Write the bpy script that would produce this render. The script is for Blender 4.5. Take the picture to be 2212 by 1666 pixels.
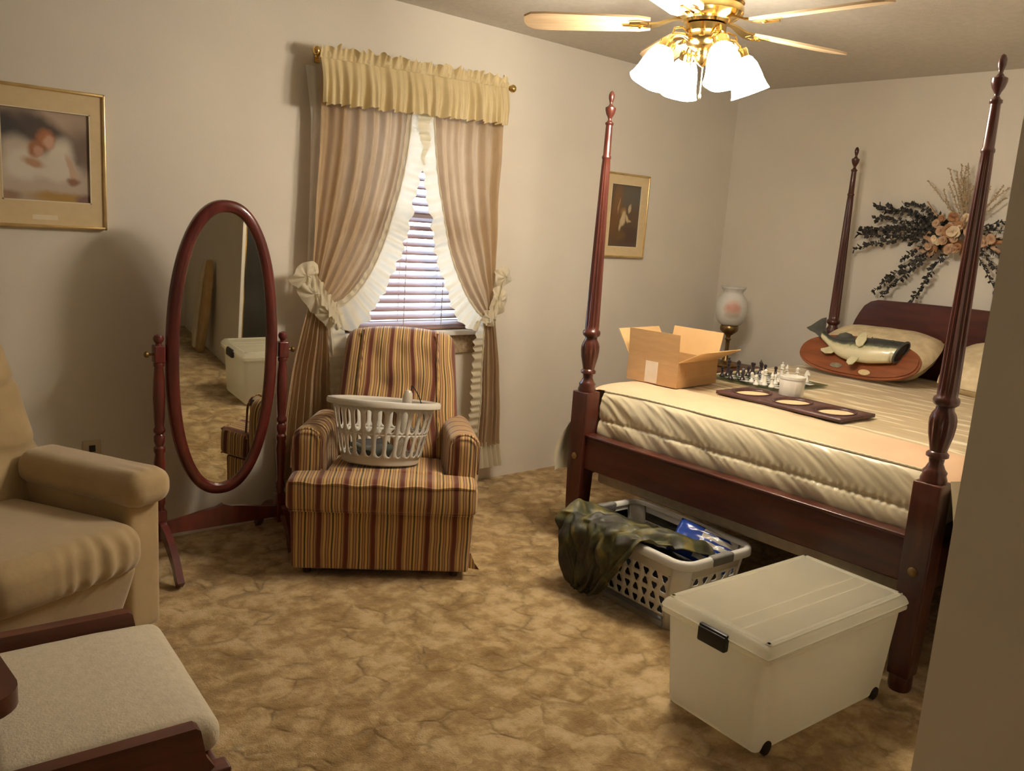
import bpy, bmesh, math, random
from mathutils import Vector, Matrix, noise
random.seed(7)
for o in list(bpy.data.objects):
    bpy.data.objects.remove(o)
S = bpy.context.scene
C = S.collection
PI = math.pi
R = math.radians

# ------------------------------------------------------------------ camera
cam_d = bpy.data.cameras.new('camera')
cam = bpy.data.objects.new('camera', cam_d)
C.objects.link(cam)
S.camera = cam
F_PX, YAW, PITCH, ROLL = 1835.5, 0.7289, 0.1868, 0.0683
cam_d.sensor_fit = 'HORIZONTAL'
cam_d.sensor_width = 36.0
cam_d.lens = F_PX / 2212.0 * 36.0
cam_d.clip_start = 0.05
fw = Vector((math.sin(YAW) * math.cos(PITCH), math.cos(YAW) * math.cos(PITCH), -math.sin(PITCH)))
rt = Vector((math.cos(YAW), -math.sin(YAW), 0))
up = rt.cross(fw)
rt, up = rt * math.cos(ROLL) + up * math.sin(ROLL), -rt * math.sin(ROLL) + up * math.cos(ROLL)
mw = Matrix((rt, up, -fw)).transposed().to_4x4()
mw.translation = (0.0, -3.598, 1.4485)
cam.matrix_world = mw

# ------------------------------------------------------------------ world and exposure
wd = bpy.data.worlds.new('world')
S.world = wd
wd.use_nodes = True
bg = wd.node_tree.nodes['Background']
bg.inputs[0].default_value = (0.72, 0.84, 1.0, 1)
bg.inputs[1].default_value = 9.0
S.view_settings.view_transform = 'Standard'
S.view_settings.look = 'None'
S.view_settings.gamma = 1.0
S.view_settings.use_curve_mapping = False
S.view_settings.exposure = 0.0
LAMP_COL = (1.0, 0.90, 0.75)
SHADE_L = 82.0          # radiance of the lit glass shades

# ------------------------------------------------------------------ materials
MATS = {}


def nt(m):
    return m.node_tree.nodes, m.node_tree.links


def base_mat(name):
    m = bpy.data.materials.new(name)
    m.use_nodes = True
    MATS[name] = m
    n, l = nt(m)
    return m, n, l, n['Principled BSDF']


def rgba(c):
    return (c[0], c[1], c[2], 1.0)


def mat(name, col, col2=None, rough=0.6, metal=0.0, scale=8.0, stretch=(1, 1, 1), detail=4.0,
        bump=0.0, bscale=120.0, sheen=0.0, coat=0.0, translucent=0.0, spec=0.5, contrast=(0.35, 0.65), emit=None, sss=0.0):
    """plain procedural material: two tones mixed by noise, with fine bump"""
    m, n, l, p = base_mat(name)
    tc = n.new('ShaderNodeTexCoord')
    mp = n.new('ShaderNodeMapping')
    mp.inputs['Scale'].default_value = stretch
    l.new(tc.outputs['Object'], mp.inputs['Vector'])
    nz = n.new('ShaderNodeTexNoise')
    nz.inputs['Scale'].default_value = scale
    nz.inputs['Detail'].default_value = detail
    l.new(mp.outputs[0], nz.inputs['Vector'])
    cr = n.new('ShaderNodeValToRGB')
    cr.color_ramp.elements[0].position = contrast[0]
    cr.color_ramp.elements[1].position = contrast[1]
    c2 = col2 or tuple(x * 0.9 for x in col)
    cr.color_ramp.elements[0].color = rgba(c2)
    cr.color_ramp.elements[1].color = rgba(col)
    l.new(nz.outputs['Fac'], cr.inputs[0])
    l.new(cr.outputs[0], p.inputs['Base Color'])
    p.inputs['Roughness'].default_value = rough
    p.inputs['Metallic'].default_value = metal
    p.inputs['Specular IOR Level'].default_value = spec
    p.inputs['Sheen Weight'].default_value = sheen
    p.inputs['Coat Weight'].default_value = coat
    if sss:
        p.inputs['Subsurface Weight'].default_value = sss
        p.inputs['Subsurface Radius'].default_value = (0.02, 0.02, 0.015)
    if emit:
        p.inputs['Emission Color'].default_value = rgba(emit[0])
        p.inputs['Emission Strength'].default_value = emit[1]
    if bump:
        n2 = n.new('ShaderNodeTexNoise')
        n2.inputs['Scale'].default_value = bscale
        n2.inputs['Detail'].default_value = 3
        l.new(mp.outputs[0], n2.inputs['Vector'])
        b = n.new('ShaderNodeBump')
        b.inputs['Strength'].default_value = bump
        b.inputs['Distance'].default_value = 0.004
        l.new(n2.outputs['Fac'], b.inputs['Height'])
        l.new(b.outputs[0], p.inputs['Normal'])
    if translucent:
        out = n['Material Output']
        t = n.new('ShaderNodeBsdfTranslucent')
        l.new(cr.outputs[0], t.inputs['Color'])
        mx = n.new('ShaderNodeMixShader')
        mx.inputs[0].default_value = translucent
        l.new(p.outputs[0], mx.inputs[1])
        l.new(t.outputs[0], mx.inputs[2])
        l.new(mx.outputs[0], out.inputs['Surface'])
    return m


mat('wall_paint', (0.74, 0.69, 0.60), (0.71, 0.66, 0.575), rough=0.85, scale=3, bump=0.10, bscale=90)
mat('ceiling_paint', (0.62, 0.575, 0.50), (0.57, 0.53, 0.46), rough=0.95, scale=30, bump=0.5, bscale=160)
mat('cherry', (0.090, 0.021, 0.012), (0.050, 0.012, 0.008), rough=0.30, scale=5, stretch=(6, 6, 0.7), coat=0.25, spec=0.5)
mat('cherry_x', (0.080, 0.021, 0.013), (0.044, 0.012, 0.008), rough=0.28, scale=5, stretch=(0.7, 6, 6), coat=0.25)
mat('cherry_y', (0.084, 0.019, 0.011), (0.048, 0.011, 0.007), rough=0.32, scale=5, stretch=(6, 0.7, 6), coat=0.2)
mat('mirror_wood', (0.135, 0.020, 0.016), (0.080, 0.012, 0.010), rough=0.27, scale=6, stretch=(3, 3, 0.8), coat=0.4)
mat('glider_wood', (0.135, 0.034, 0.014), (0.075, 0.016, 0.008), rough=0.38, scale=5, stretch=(1, 7, 7), coat=0.15)
mat('frame_wood', (0.10, 0.042, 0.036), (0.06, 0.026, 0.024), rough=0.4, scale=8, stretch=(6, 1, 6))
mat('brass', (0.86, 0.62, 0.24), (0.70, 0.48, 0.16), rough=0.16, metal=1.0, scale=12)
mat('old_brass', (0.30, 0.20, 0.08), (0.18, 0.11, 0.045), rough=0.35, metal=0.9, scale=25)
mat('gold_frame', (0.85, 0.66, 0.34), (0.74, 0.55, 0.26), rough=0.28, metal=0.85, scale=20)
mat('fan_blade', (0.60, 0.44, 0.26), (0.46, 0.31, 0.17), rough=0.45, scale=4, stretch=(1, 9, 9))
mat('recliner_velour', (0.50, 0.37, 0.19), (0.44, 0.32, 0.16), rough=0.85, scale=7, sheen=0.5, bump=0.2, bscale=60)
mat('ottoman_fabric', (0.76, 0.67, 0.50), (0.68, 0.59, 0.43), rough=0.9, scale=60, sheen=0.3, bump=0.35, bscale=180)
mat('satin', (0.78, 0.69, 0.48), (0.72, 0.63, 0.43), rough=0.30, scale=3, sheen=0.2, bump=0.12, bscale=26, spec=0.55)
mat('peach_cotton', (0.75, 0.51, 0.325), (0.71, 0.475, 0.30), rough=0.75, scale=6, bump=0.15, bscale=40)
mat('sham', (0.74, 0.62, 0.40), (0.60, 0.48, 0.29), rough=0.55, scale=22, bump=0.4, bscale=45)
mat('box_spring', (0.44, 0.38, 0.30), (0.38, 0.33, 0.26), rough=0.9, scale=30)
mat('mattress_cloth', (0.70, 0.66, 0.57), rough=0.9, scale=20)
mat('drape', (0.58, 0.425, 0.26), (0.53, 0.385, 0.23), rough=0.85, scale=14, stretch=(3, 3, 1), translucent=0.42, bump=0.15, bscale=200)
mat('cream_ruffle', (0.84, 0.77, 0.60), (0.78, 0.71, 0.54), rough=0.6, scale=12, translucent=0.45, bump=0.12, bscale=40)
mat('valance_cloth', (0.74, 0.61, 0.345), (0.66, 0.53, 0.28), rough=0.5, scale=10, translucent=0.22, sheen=0.2, bump=0.15, bscale=40)
mat('lining', (0.80, 0.80, 0.78), rough=0.8, translucent=0.45, scale=10)
mat('white_trim', (0.74, 0.70, 0.62), (0.70, 0.66, 0.58), rough=0.5, scale=6)
mat('apron_weave', (0.46, 0.35, 0.22), (0.30, 0.22, 0.14), rough=0.8, scale=55, detail=1)
mat('blind_slat', (0.36, 0.215, 0.185), (0.30, 0.18, 0.155), rough=0.45, scale=6, stretch=(1, 8, 8), translucent=0.12)
mat('blind_cord', (0.45, 0.32, 0.25), rough=0.8)
mat('white_plastic', (0.80, 0.76, 0.68), (0.77, 0.73, 0.65), rough=0.4, scale=6, translucent=0.2)
mat('white_plastic_cool', (0.82, 0.80, 0.75), (0.79, 0.77, 0.72), rough=0.38, scale=6, translucent=0.2)
mat('grey_rubber', (0.20, 0.195, 0.18), (0.16, 0.155, 0.145), rough=0.55, scale=30)
mat('black_plastic', (0.018, 0.018, 0.020), (0.012, 0.012, 0.014), rough=0.42, scale=10)
mat('dark_slate', (0.045, 0.046, 0.052), (0.03, 0.03, 0.036), rough=0.5, scale=10)
mat('cardboard', (0.45, 0.275, 0.120), (0.41, 0.245, 0.105), rough=0.85, scale=9, stretch=(1, 1, 6), bump=0.1, bscale=80)
mat('cardboard_in', (0.66, 0.435, 0.205), (0.60, 0.39, 0.18), rough=0.85, scale=9, bump=0.1, bscale=80)
mat('paper_label', (0.70, 0.61, 0.47), (0.64, 0.55, 0.41), rough=0.7, scale=20)
mat('chess_white', (0.82, 0.78, 0.69), (0.76, 0.72, 0.63), rough=0.35, scale=30)
mat('chess_black', (0.040, 0.028, 0.030), (0.026, 0.018, 0.020), rough=0.3, scale=30)
mat('jar_white', (0.74, 0.71, 0.65), (0.66, 0.63, 0.57), rough=0.4, scale=18, stretch=(1, 1, 0.2))
mat('plaque_wood', (0.25, 0.072, 0.020), (0.165, 0.042, 0.011), rough=0.4, scale=5, stretch=(6, 1, 6), coat=0.2)
mat('plate_metal', (0.34, 0.30, 0.22), (0.22, 0.19, 0.14), rough=0.4, metal=0.6, scale=60)
mat('plate_cream', (0.60, 0.47, 0.25), (0.52, 0.40, 0.21), rough=0.5, scale=50)
mat('fish_dark', (0.075, 0.078, 0.065), (0.035, 0.037, 0.034), rough=0.35, scale=22, coat=0.4)
mat('fish_pale', (0.62, 0.57, 0.36), (0.48, 0.45, 0.27), rough=0.35, scale=18, coat=0.4)
mat('fish_mouth', (0.05, 0.035, 0.025), (0.02, 0.015, 0.012), rough=0.5)
mat('eucalyptus', (0.055, 0.050, 0.048), (0.026, 0.026, 0.018), rough=0.7, scale=30)
mat('stem_brown', (0.14, 0.09, 0.05), rough=0.8)
mat('dried_peach', (0.55, 0.37, 0.24), (0.42, 0.25, 0.15), rough=0.8, scale=25)
mat('dried_rust', (0.42, 0.225, 0.11), (0.33, 0.155, 0.07), rough=0.8, scale=25)
mat('flower_cream', (0.72, 0.58, 0.40), (0.62, 0.46, 0.29), rough=0.8, scale=20)
mat('spray_tan', (0.46, 0.34, 0.20), rough=0.9)
mat('bottle_silver', (0.66, 0.62, 0.53), (0.60, 0.56, 0.47), rough=0.22, scale=5, coat=0.4)
mat('bottle_cap', (0.72, 0.67, 0.56), rough=0.22, metal=0.2, coat=0.5)
mat('grey_green_plastic', (0.075, 0.085, 0.075), (0.05, 0.057, 0.05), rough=0.5, scale=15)
mat('outlet_plate', (0.62, 0.53, 0.36), rough=0.4)
mat('dark_slot', (0.02, 0.018, 0.015), rough=0.6)
mat('tan_cloth', (0.52, 0.34, 0.15), (0.44, 0.28, 0.12), rough=0.85, scale=14)
mat('pale_cloth', (0.60, 0.52, 0.38), rough=0.85, scale=14)
mat('dim_wall_dark', (0.030, 0.027, 0.022), (0.024, 0.021, 0.018), rough=0.22, scale=3, spec=0.6)  # near-black colour carries the wall's shade on the added panel
mat('caster_dark', (0.05, 0.028, 0.018), rough=0.5)
mat('lid_gray', (0.93, 0.91, 0.83), (0.90, 0.88, 0.80), rough=0.38, scale=6, translucent=0.82)
mat('mat_board', (0.70, 0.555, 0.325), (0.66, 0.515, 0.295), rough=0.85, scale=30, bump=0.1, bscale=300)
mat('mat_bevel', (0.80, 0.70, 0.52), rough=0.8)
mat('nightstand_wood', (0.16, 0.055, 0.024), (0.09, 0.03, 0.013), rough=0.4, scale=5, stretch=(1, 7, 7))
mat('board_frost', (0.60, 0.60, 0.54), (0.54, 0.54, 0.48), rough=0.5, scale=20)
mat('camera_wall', (0.74, 0.69, 0.60), (0.71, 0.66, 0.575), rough=0.85, scale=3, bump=0.10, bscale=90)

# lit glass shade
m, n, l, p = base_mat('lit_shade')
p.inputs['Base Color'].default_value = (0.9, 0.88, 0.82, 1)
p.inputs['Roughness'].default_value = 0.4
p.inputs['Emission Color'].default_value = rgba(LAMP_COL)
p.inputs['Emission Strength'].default_value = SHADE_L

# mirror glass
m, n, l, p = base_mat('mirror_glass')
p.inputs['Base Color'].default_value = (0.80, 0.80, 0.74, 1)
p.inputs['Metallic'].default_value = 1.0
p.inputs['Roughness'].default_value = 0.015

# thin architectural glass
def thin_glass(name, tint, gloss):
    m, n, l, p = base_mat(name)
    out = n['Material Output']
    t = n.new('ShaderNodeBsdfTransparent')
    t.inputs[0].default_value = rgba(tint)
    g = n.new('ShaderNodeBsdfGlossy')
    g.inputs['Roughness'].default_value = 0.03
    mx = n.new('ShaderNodeMixShader')
    mx.inputs[0].default_value = gloss
    l.new(t.outputs[0], mx.inputs[1])
    l.new(g.outputs[0], mx.inputs[2])
    l.new(mx.outputs[0], out.inputs['Surface'])
    return m


thin_glass('window_glass', (0.95, 0.97, 1.0), 0.06)
thin_glass('board_glass', (0.55, 0.62, 0.55), 0.16)
thin_glass('chimney_glass', (0.86, 0.87, 0.86), 0.10)

# milky storage tub plastic
m = mat('tub_plastic', (0.95, 0.93, 0.86), (0.93, 0.91, 0.84), rough=0.42, scale=3, translucent=0.78)

# carpet: mottled pile with carved scallop lines
m, n, l, p = base_mat('carpet')
tc = n.new('ShaderNodeTexCoord')


def tex(scale, detail, rough=0.5, vec=None):
    q = n.new('ShaderNodeTexNoise')
    q.inputs['Scale'].default_value = scale
    q.inputs['Detail'].default_value = detail
    q.inputs['Roughness'].default_value = rough
    l.new(vec or tc.outputs['Object'], q.inputs['Vector'])
    return q


def mrange(src, a0, a1, b0, b1, smooth=True):
    q = n.new('ShaderNodeMapRange')
    if smooth:
        q.interpolation_type = 'SMOOTHSTEP'
    for k, v in (('From Min', a0), ('From Max', a1), ('To Min', b0), ('To Max', b1)):
        q.inputs[k].default_value = v
    l.new(src, q.inputs['Value'])
    return q.outputs[0]


def mth(op, a, b):
    q = n.new('ShaderNodeMath')
    q.operation = op
    for i, v in enumerate((a, b)):
        if isinstance(v, (int, float)):
            q.inputs[i].default_value = v
        else:
            l.new(v, q.inputs[i])
    return q.outputs[0]


wn = tex(8, 2)
sc_ = n.new('ShaderNodeVectorMath')
sc_.operation = 'SCALE'
sc_.inputs['Scale'].default_value = 0.11
l.new(wn.outputs['Color'], sc_.inputs[0])
ad = n.new('ShaderNodeVectorMath')
ad.operation = 'ADD'
l.new(tc.outputs['Object'], ad.inputs[0])
l.new(sc_.outputs[0], ad.inputs[1])
vo = n.new('ShaderNodeTexVoronoi')
vo.feature = 'DISTANCE_TO_EDGE'
vo.inputs['Scale'].default_value = 8.5
l.new(ad.outputs[0], vo.inputs['Vector'])
vc = n.new('ShaderNodeTexVoronoi')
vc.inputs['Scale'].default_value = 8.5
l.new(ad.outputs[0], vc.inputs['Vector'])
cell = n.new('ShaderNodeSeparateColor')
l.new(vc.outputs['Color'], cell.inputs[0])
line = mth('MULTIPLY', mrange(vo.outputs['Distance'], 0.0, 0.11, 1.0, 0.0), mrange(tex(7, 2).outputs['Fac'], 0.46, 0.64, 0.0, 1.0))
dome = mrange(vo.outputs['Distance'], 0.0, 0.40, 0.0, 1.0)
mo = tex(11, 6, 0.68)
big = tex(2.6, 3, 0.5)
tone = mth('ADD', mth('MULTIPLY', mo.outputs['Fac'], 0.72), mth('ADD', mth('MULTIPLY', cell.outputs[0], 0.08), mth('MULTIPLY', big.outputs['Fac'], 0.20)))
tone = mth('ADD', tone, mth('MULTIPLY', dome, 0.05))
cr = n.new('ShaderNodeValToRGB')
e = cr.color_ramp.elements
e[0].position, e[0].color = 0.38, (0.255, 0.158, 0.060, 1)
e[1].position, e[1].color = 0.72, (0.66, 0.505, 0.30, 1)
x = e.new(0.50)
x.color = (0.385, 0.262, 0.117, 1)
x = e.new(0.58)
x.color = (0.53, 0.39, 0.20, 1)
l.new(tone, cr.inputs[0])
mixc = n.new('ShaderNodeMixRGB')
mixc.inputs[2].default_value = (0.15, 0.085, 0.026, 1)
l.new(mth('MULTIPLY', line, 0.36), mixc.inputs[0])
l.new(cr.outputs[0], mixc.inputs[1])
l.new(mixc.outputs[0], p.inputs['Base Color'])
p.inputs['Roughness'].default_value = 0.95
p.inputs['Specular IOR Level'].default_value = 0.1
p.inputs['Sheen Weight'].default_value = 0.2
fine = tex(190, 3)
hgt = mth('ADD', mth('MULTIPLY', dome, 0.9), mth('ADD', mth('MULTIPLY', mo.outputs['Fac'], 2.6), mth('ADD', mth('MULTIPLY', line, -1.2), mth('MULTIPLY', fine.outputs['Fac'], 0.8))))
b = n.new('ShaderNodeBump')
b.inputs['Strength'].default_value = 0.6
b.inputs['Distance'].default_value = 0.010
l.new(hgt, b.inputs['Height'])
l.new(b.outputs[0], p.inputs['Normal'])

# striped upholstery, stripes across UV.x (metres)
m, n, l, p = base_mat('stripe_fabric')
uvn = n.new('ShaderNodeUVMap')
sep = n.new('ShaderNodeSeparateXYZ')
wob = n.new('ShaderNodeTexNoise')
wob.inputs['Scale'].default_value = 7
wob.inputs['Detail'].default_value = 1
l.new(uvn.outputs[0], wob.inputs['Vector'])
l.new(uvn.outputs[0], sep.inputs[0])
wm = n.new('ShaderNodeMath')
wm.operation = 'MULTIPLY_ADD'
wm.inputs[1].default_value = 0.010
l.new(wob.outputs['Fac'], wm.inputs[0])
l.new(sep.outputs[0], wm.inputs[2])
per = n.new('ShaderNodeMath')
per.operation = 'MULTIPLY'
per.inputs[1].default_value = 1 / 0.108
l.new(wm.outputs[0], per.inputs[0])
frc = n.new('ShaderNodeMath')
frc.operation = 'FRACT'
l.new(per.outputs[0], frc.inputs[0])
cr = n.new('ShaderNodeValToRGB')
cr.color_ramp.interpolation = 'CONSTANT'
RUST, GOLD, TAN, BRN, OLV, MAR = (0.125, 0.026, 0.010), (0.60, 0.385, 0.145), (0.42, 0.255, 0.12), (0.075, 0.022, 0.010), (0.075, 0.060, 0.025), (0.22, 0.085, 0.04)
seq = [(0.0, RUST), (0.13, MAR), (0.16, TAN), (0.21, BRN), (0.225, GOLD), (0.32, BRN), (0.345, TAN), (0.42, MAR), (0.46, GOLD),
       (0.53, OLV), (0.59, GOLD), (0.66, MAR), (0.69, TAN), (0.76, BRN), (0.785, GOLD), (0.87, BRN), (0.895, TAN), (0.955, MAR)]
els = cr.color_ramp.elements
els[0].position, els[0].color = seq[0][0], rgba(seq[0][1])
els[1].position, els[1].color = seq[-1][0], rgba(seq[-1][1])
for pos, c in seq[1:-1]:
    q = els.new(pos)
    q.color = rgba(c)
l.new(frc.outputs[0], cr.inputs[0])
l.new(cr.outputs[0], p.inputs['Base Color'])
p.inputs['Roughness'].default_value = 0.85
p.inputs['Sheen Weight'].default_value = 0.3
b = n.new('ShaderNodeBump')
b.inputs['Strength'].default_value = 0.3
b.inputs['Distance'].default_value = 0.003
l.new(cr.outputs[0], b.inputs['Height'])
l.new(b.outputs[0], p.inputs['Normal'])

# quilt: pale broken streaks woven across the width of the bed
m, n, l, p = base_mat('quilt')
tc = n.new('ShaderNodeTexCoord')
mp = n.new('ShaderNodeMapping')
mp.inputs['Scale'].default_value = (16, 1.7, 1)
l.new(tc.outputs['Object'], mp.inputs[0])
nz = n.new('ShaderNodeTexNoise')
nz.inputs['Scale'].default_value = 1.5
nz.inputs['Detail'].default_value = 3
l.new(mp.outputs[0], nz.inputs['Vector'])
cr = n.new('ShaderNodeValToRGB')
e = cr.color_ramp.elements
e[0].position, e[0].color = 0.40, (0.50, 0.385, 0.215, 1)
e[1].position, e[1].color = 0.61, (0.84, 0.75, 0.55, 1)
x = e.new(0.54)
x.color = (0.56, 0.435, 0.25, 1)
l.new(nz.outputs['Fac'], cr.inputs[0])
l.new(cr.outputs[0], p.inputs['Base Color'])
p.inputs['Roughness'].default_value = 0.55
p.inputs['Sheen Weight'].default_value = 0.2
b = n.new('ShaderNodeBump')
b.inputs['Strength'].default_value = 0.35
b.inputs['Distance'].default_value = 0.006
l.new(nz.outputs['Fac'], b.inputs['Height'])
l.new(b.outputs[0], p.inputs['Normal'])

# camouflage cloth
m, n, l, p = base_mat('camo')
tc = n.new('ShaderNodeTexCoord')
nz = n.new('ShaderNodeTexNoise')
nz.inputs['Scale'].default_value = 9
nz.inputs['Detail'].default_value = 3
nz.inputs['Distortion'].default_value = 0.8
l.new(tc.outputs['Object'], nz.inputs['Vector'])
cr = n.new('ShaderNodeValToRGB')
cr.color_ramp.interpolation = 'B_SPLINE'
e = cr.color_ramp.elements
e[0].position, e[0].color = 0.36, (0.020, 0.017, 0.009, 1)
e[1].position, e[1].color = 0.64, (0.16, 0.125, 0.030, 1)
for pos, c in ((0.44, (0.036, 0.028, 0.012)), (0.50, (0.030, 0.034, 0.011)), (0.57, (0.070, 0.066, 0.018))):
    q = e.new(pos)
    q.color = rgba(c)
l.new(nz.outputs['Fac'], cr.inputs[0])
l.new(cr.outputs[0], p.inputs['Base Color'])
p.inputs['Roughness'].default_value = 0.55

# blue and white plastic package: stripes across UV.x
m, n, l, p = base_mat('blue_package')
uvn = n.new('ShaderNodeUVMap')
sep = n.new('ShaderNodeSeparateXYZ')
l.new(uvn.outputs[0], sep.inputs[0])
wv = n.new('ShaderNodeMath')
wv.operation = 'MULTIPLY'
wv.inputs[1].default_value = 5.0
l.new(sep.outputs[1], wv.inputs[0])
fr = n.new('ShaderNodeMath')
fr.operation = 'FRACT'
l.new(wv.outputs[0], fr.inputs[0])
gt = n.new('ShaderNodeMath')
gt.operation = 'GREATER_THAN'
gt.inputs[1].default_value = 0.36
l.new(fr.outputs[0], gt.inputs[0])
lim = n.new('ShaderNodeMath')
lim.operation = 'GREATER_THAN'
lim.inputs[1].default_value = 0.40
l.new(sep.outputs[0], lim.inputs[0])
mu = n.new('ShaderNodeMath')
mu.operation = 'MULTIPLY'
l.new(gt.outputs[0], mu.inputs[0])
l.new(lim.outputs[0], mu.inputs[1])
mixc = n.new('ShaderNodeMixRGB')
mixc.inputs[1].default_value = (0.020, 0.058, 0.33, 1)
mixc.inputs[2].default_value = (0.66, 0.63, 0.56, 1)
l.new(mu.outputs[0], mixc.inputs[0])
l.new(mixc.outputs[0], p.inputs['Base Color'])
p.inputs['Roughness'].default_value = 0.22

# fish skin: dark back, pale belly by local height with a mottled border
m, n, l, p = base_mat('fish_skin')
tc = n.new('ShaderNodeTexCoord')
uvn = n.new('ShaderNodeUVMap')
sep = n.new('ShaderNodeSeparateXYZ')
l.new(uvn.outputs[0], sep.inputs[0])
nz = n.new('ShaderNodeTexNoise')
nz.inputs['Scale'].default_value = 35
nz.inputs['Detail'].default_value = 4
l.new(tc.outputs['Object'], nz.inputs['Vector'])
ma = n.new('ShaderNodeMath')
ma.operation = 'MULTIPLY_ADD'
ma.inputs[1].default_value = 0.22
l.new(nz.outputs['Fac'], ma.inputs[0])
l.new(sep.outputs[1], ma.inputs[2])
cr = n.new('ShaderNodeValToRGB')
e = cr.color_ramp.elements
e[0].position, e[0].color = 0.40, (0.66, 0.60, 0.39, 1)
e[1].position, e[1].color = 0.74, (0.030, 0.032, 0.030, 1)
x = e.new(0.55)
x.color = (0.45, 0.43, 0.25, 1)
x = e.new(0.62)
x.color = (0.10, 0.105, 0.075, 1)
l.new(ma.outputs[0], cr.inputs[0])
l.new(cr.outputs[0], p.inputs['Base Color'])
p.inputs['Roughness'].default_value = 0.35
p.inputs['Coat Weight'].default_value = 0.4


def print_mat(name, base, blobs, warp=0.02, wscale=14, ydepth=1e3):
    """flat print: soft painted patches (cx, cz, rx, rz, angle, colour, softness) in the print's own x/z metres"""
    m, n, l, p = base_mat(name)
    tc = n.new('ShaderNodeTexCoord')
    nz = n.new('ShaderNodeTexNoise')
    nz.inputs['Scale'].default_value = wscale
    nz.inputs['Detail'].default_value = 4
    l.new(tc.outputs['Object'], nz.inputs['Vector'])
    sub = n.new('ShaderNodeVectorMath')
    sub.operation = 'SUBTRACT'
    sub.inputs[1].default_value = (0.5, 0.5, 0.5)
    l.new(nz.outputs['Color'], sub.inputs[0])
    s2 = n.new('ShaderNodeVectorMath')
    s2.operation = 'SCALE'
    s2.inputs['Scale'].default_value = warp * 2
    l.new(sub.outputs[0], s2.inputs[0])
    a2 = n.new('ShaderNodeVectorMath')
    a2.operation = 'ADD'
    l.new(tc.outputs['Object'], a2.inputs[0])
    l.new(s2.outputs[0], a2.inputs[1])
    prev = None
    for cx, cz, rx, rz, ang, col, soft in blobs:
        mp = n.new('ShaderNodeMapping')
        mp.vector_type = 'TEXTURE'
        mp.inputs['Location'].default_value = (cx, 0, cz)
        mp.inputs['Rotation'].default_value = (0, R(ang), 0)
        mp.inputs['Scale'].default_value = (rx, ydepth, rz)
        l.new(a2.outputs[0], mp.inputs[0])
        ln = n.new('ShaderNodeVectorMath')
        ln.operation = 'LENGTH'
        l.new(mp.outputs[0], ln.inputs[0])
        mr = n.new('ShaderNodeMapRange')
        mr.interpolation_type = 'SMOOTHSTEP'
        mr.inputs['From Min'].default_value = 1.0 + soft
        mr.inputs['From Max'].default_value = 1.0 - soft
        l.new(ln.outputs['Value'], mr.inputs['Value'])
        mx = n.new('ShaderNodeMixRGB')
        l.new(mr.outputs[0], mx.inputs[0])
        if prev is None:
            mx.inputs[1].default_value = rgba(base)
        else:
            l.new(prev.outputs[0], mx.inputs[1])
        mx.inputs[2].default_value = rgba(col)
        prev = mx
    l.new(prev.outputs[0], p.inputs['Base Color'])
    p.inputs['Roughness'].default_value = 0.45
    return m


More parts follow.
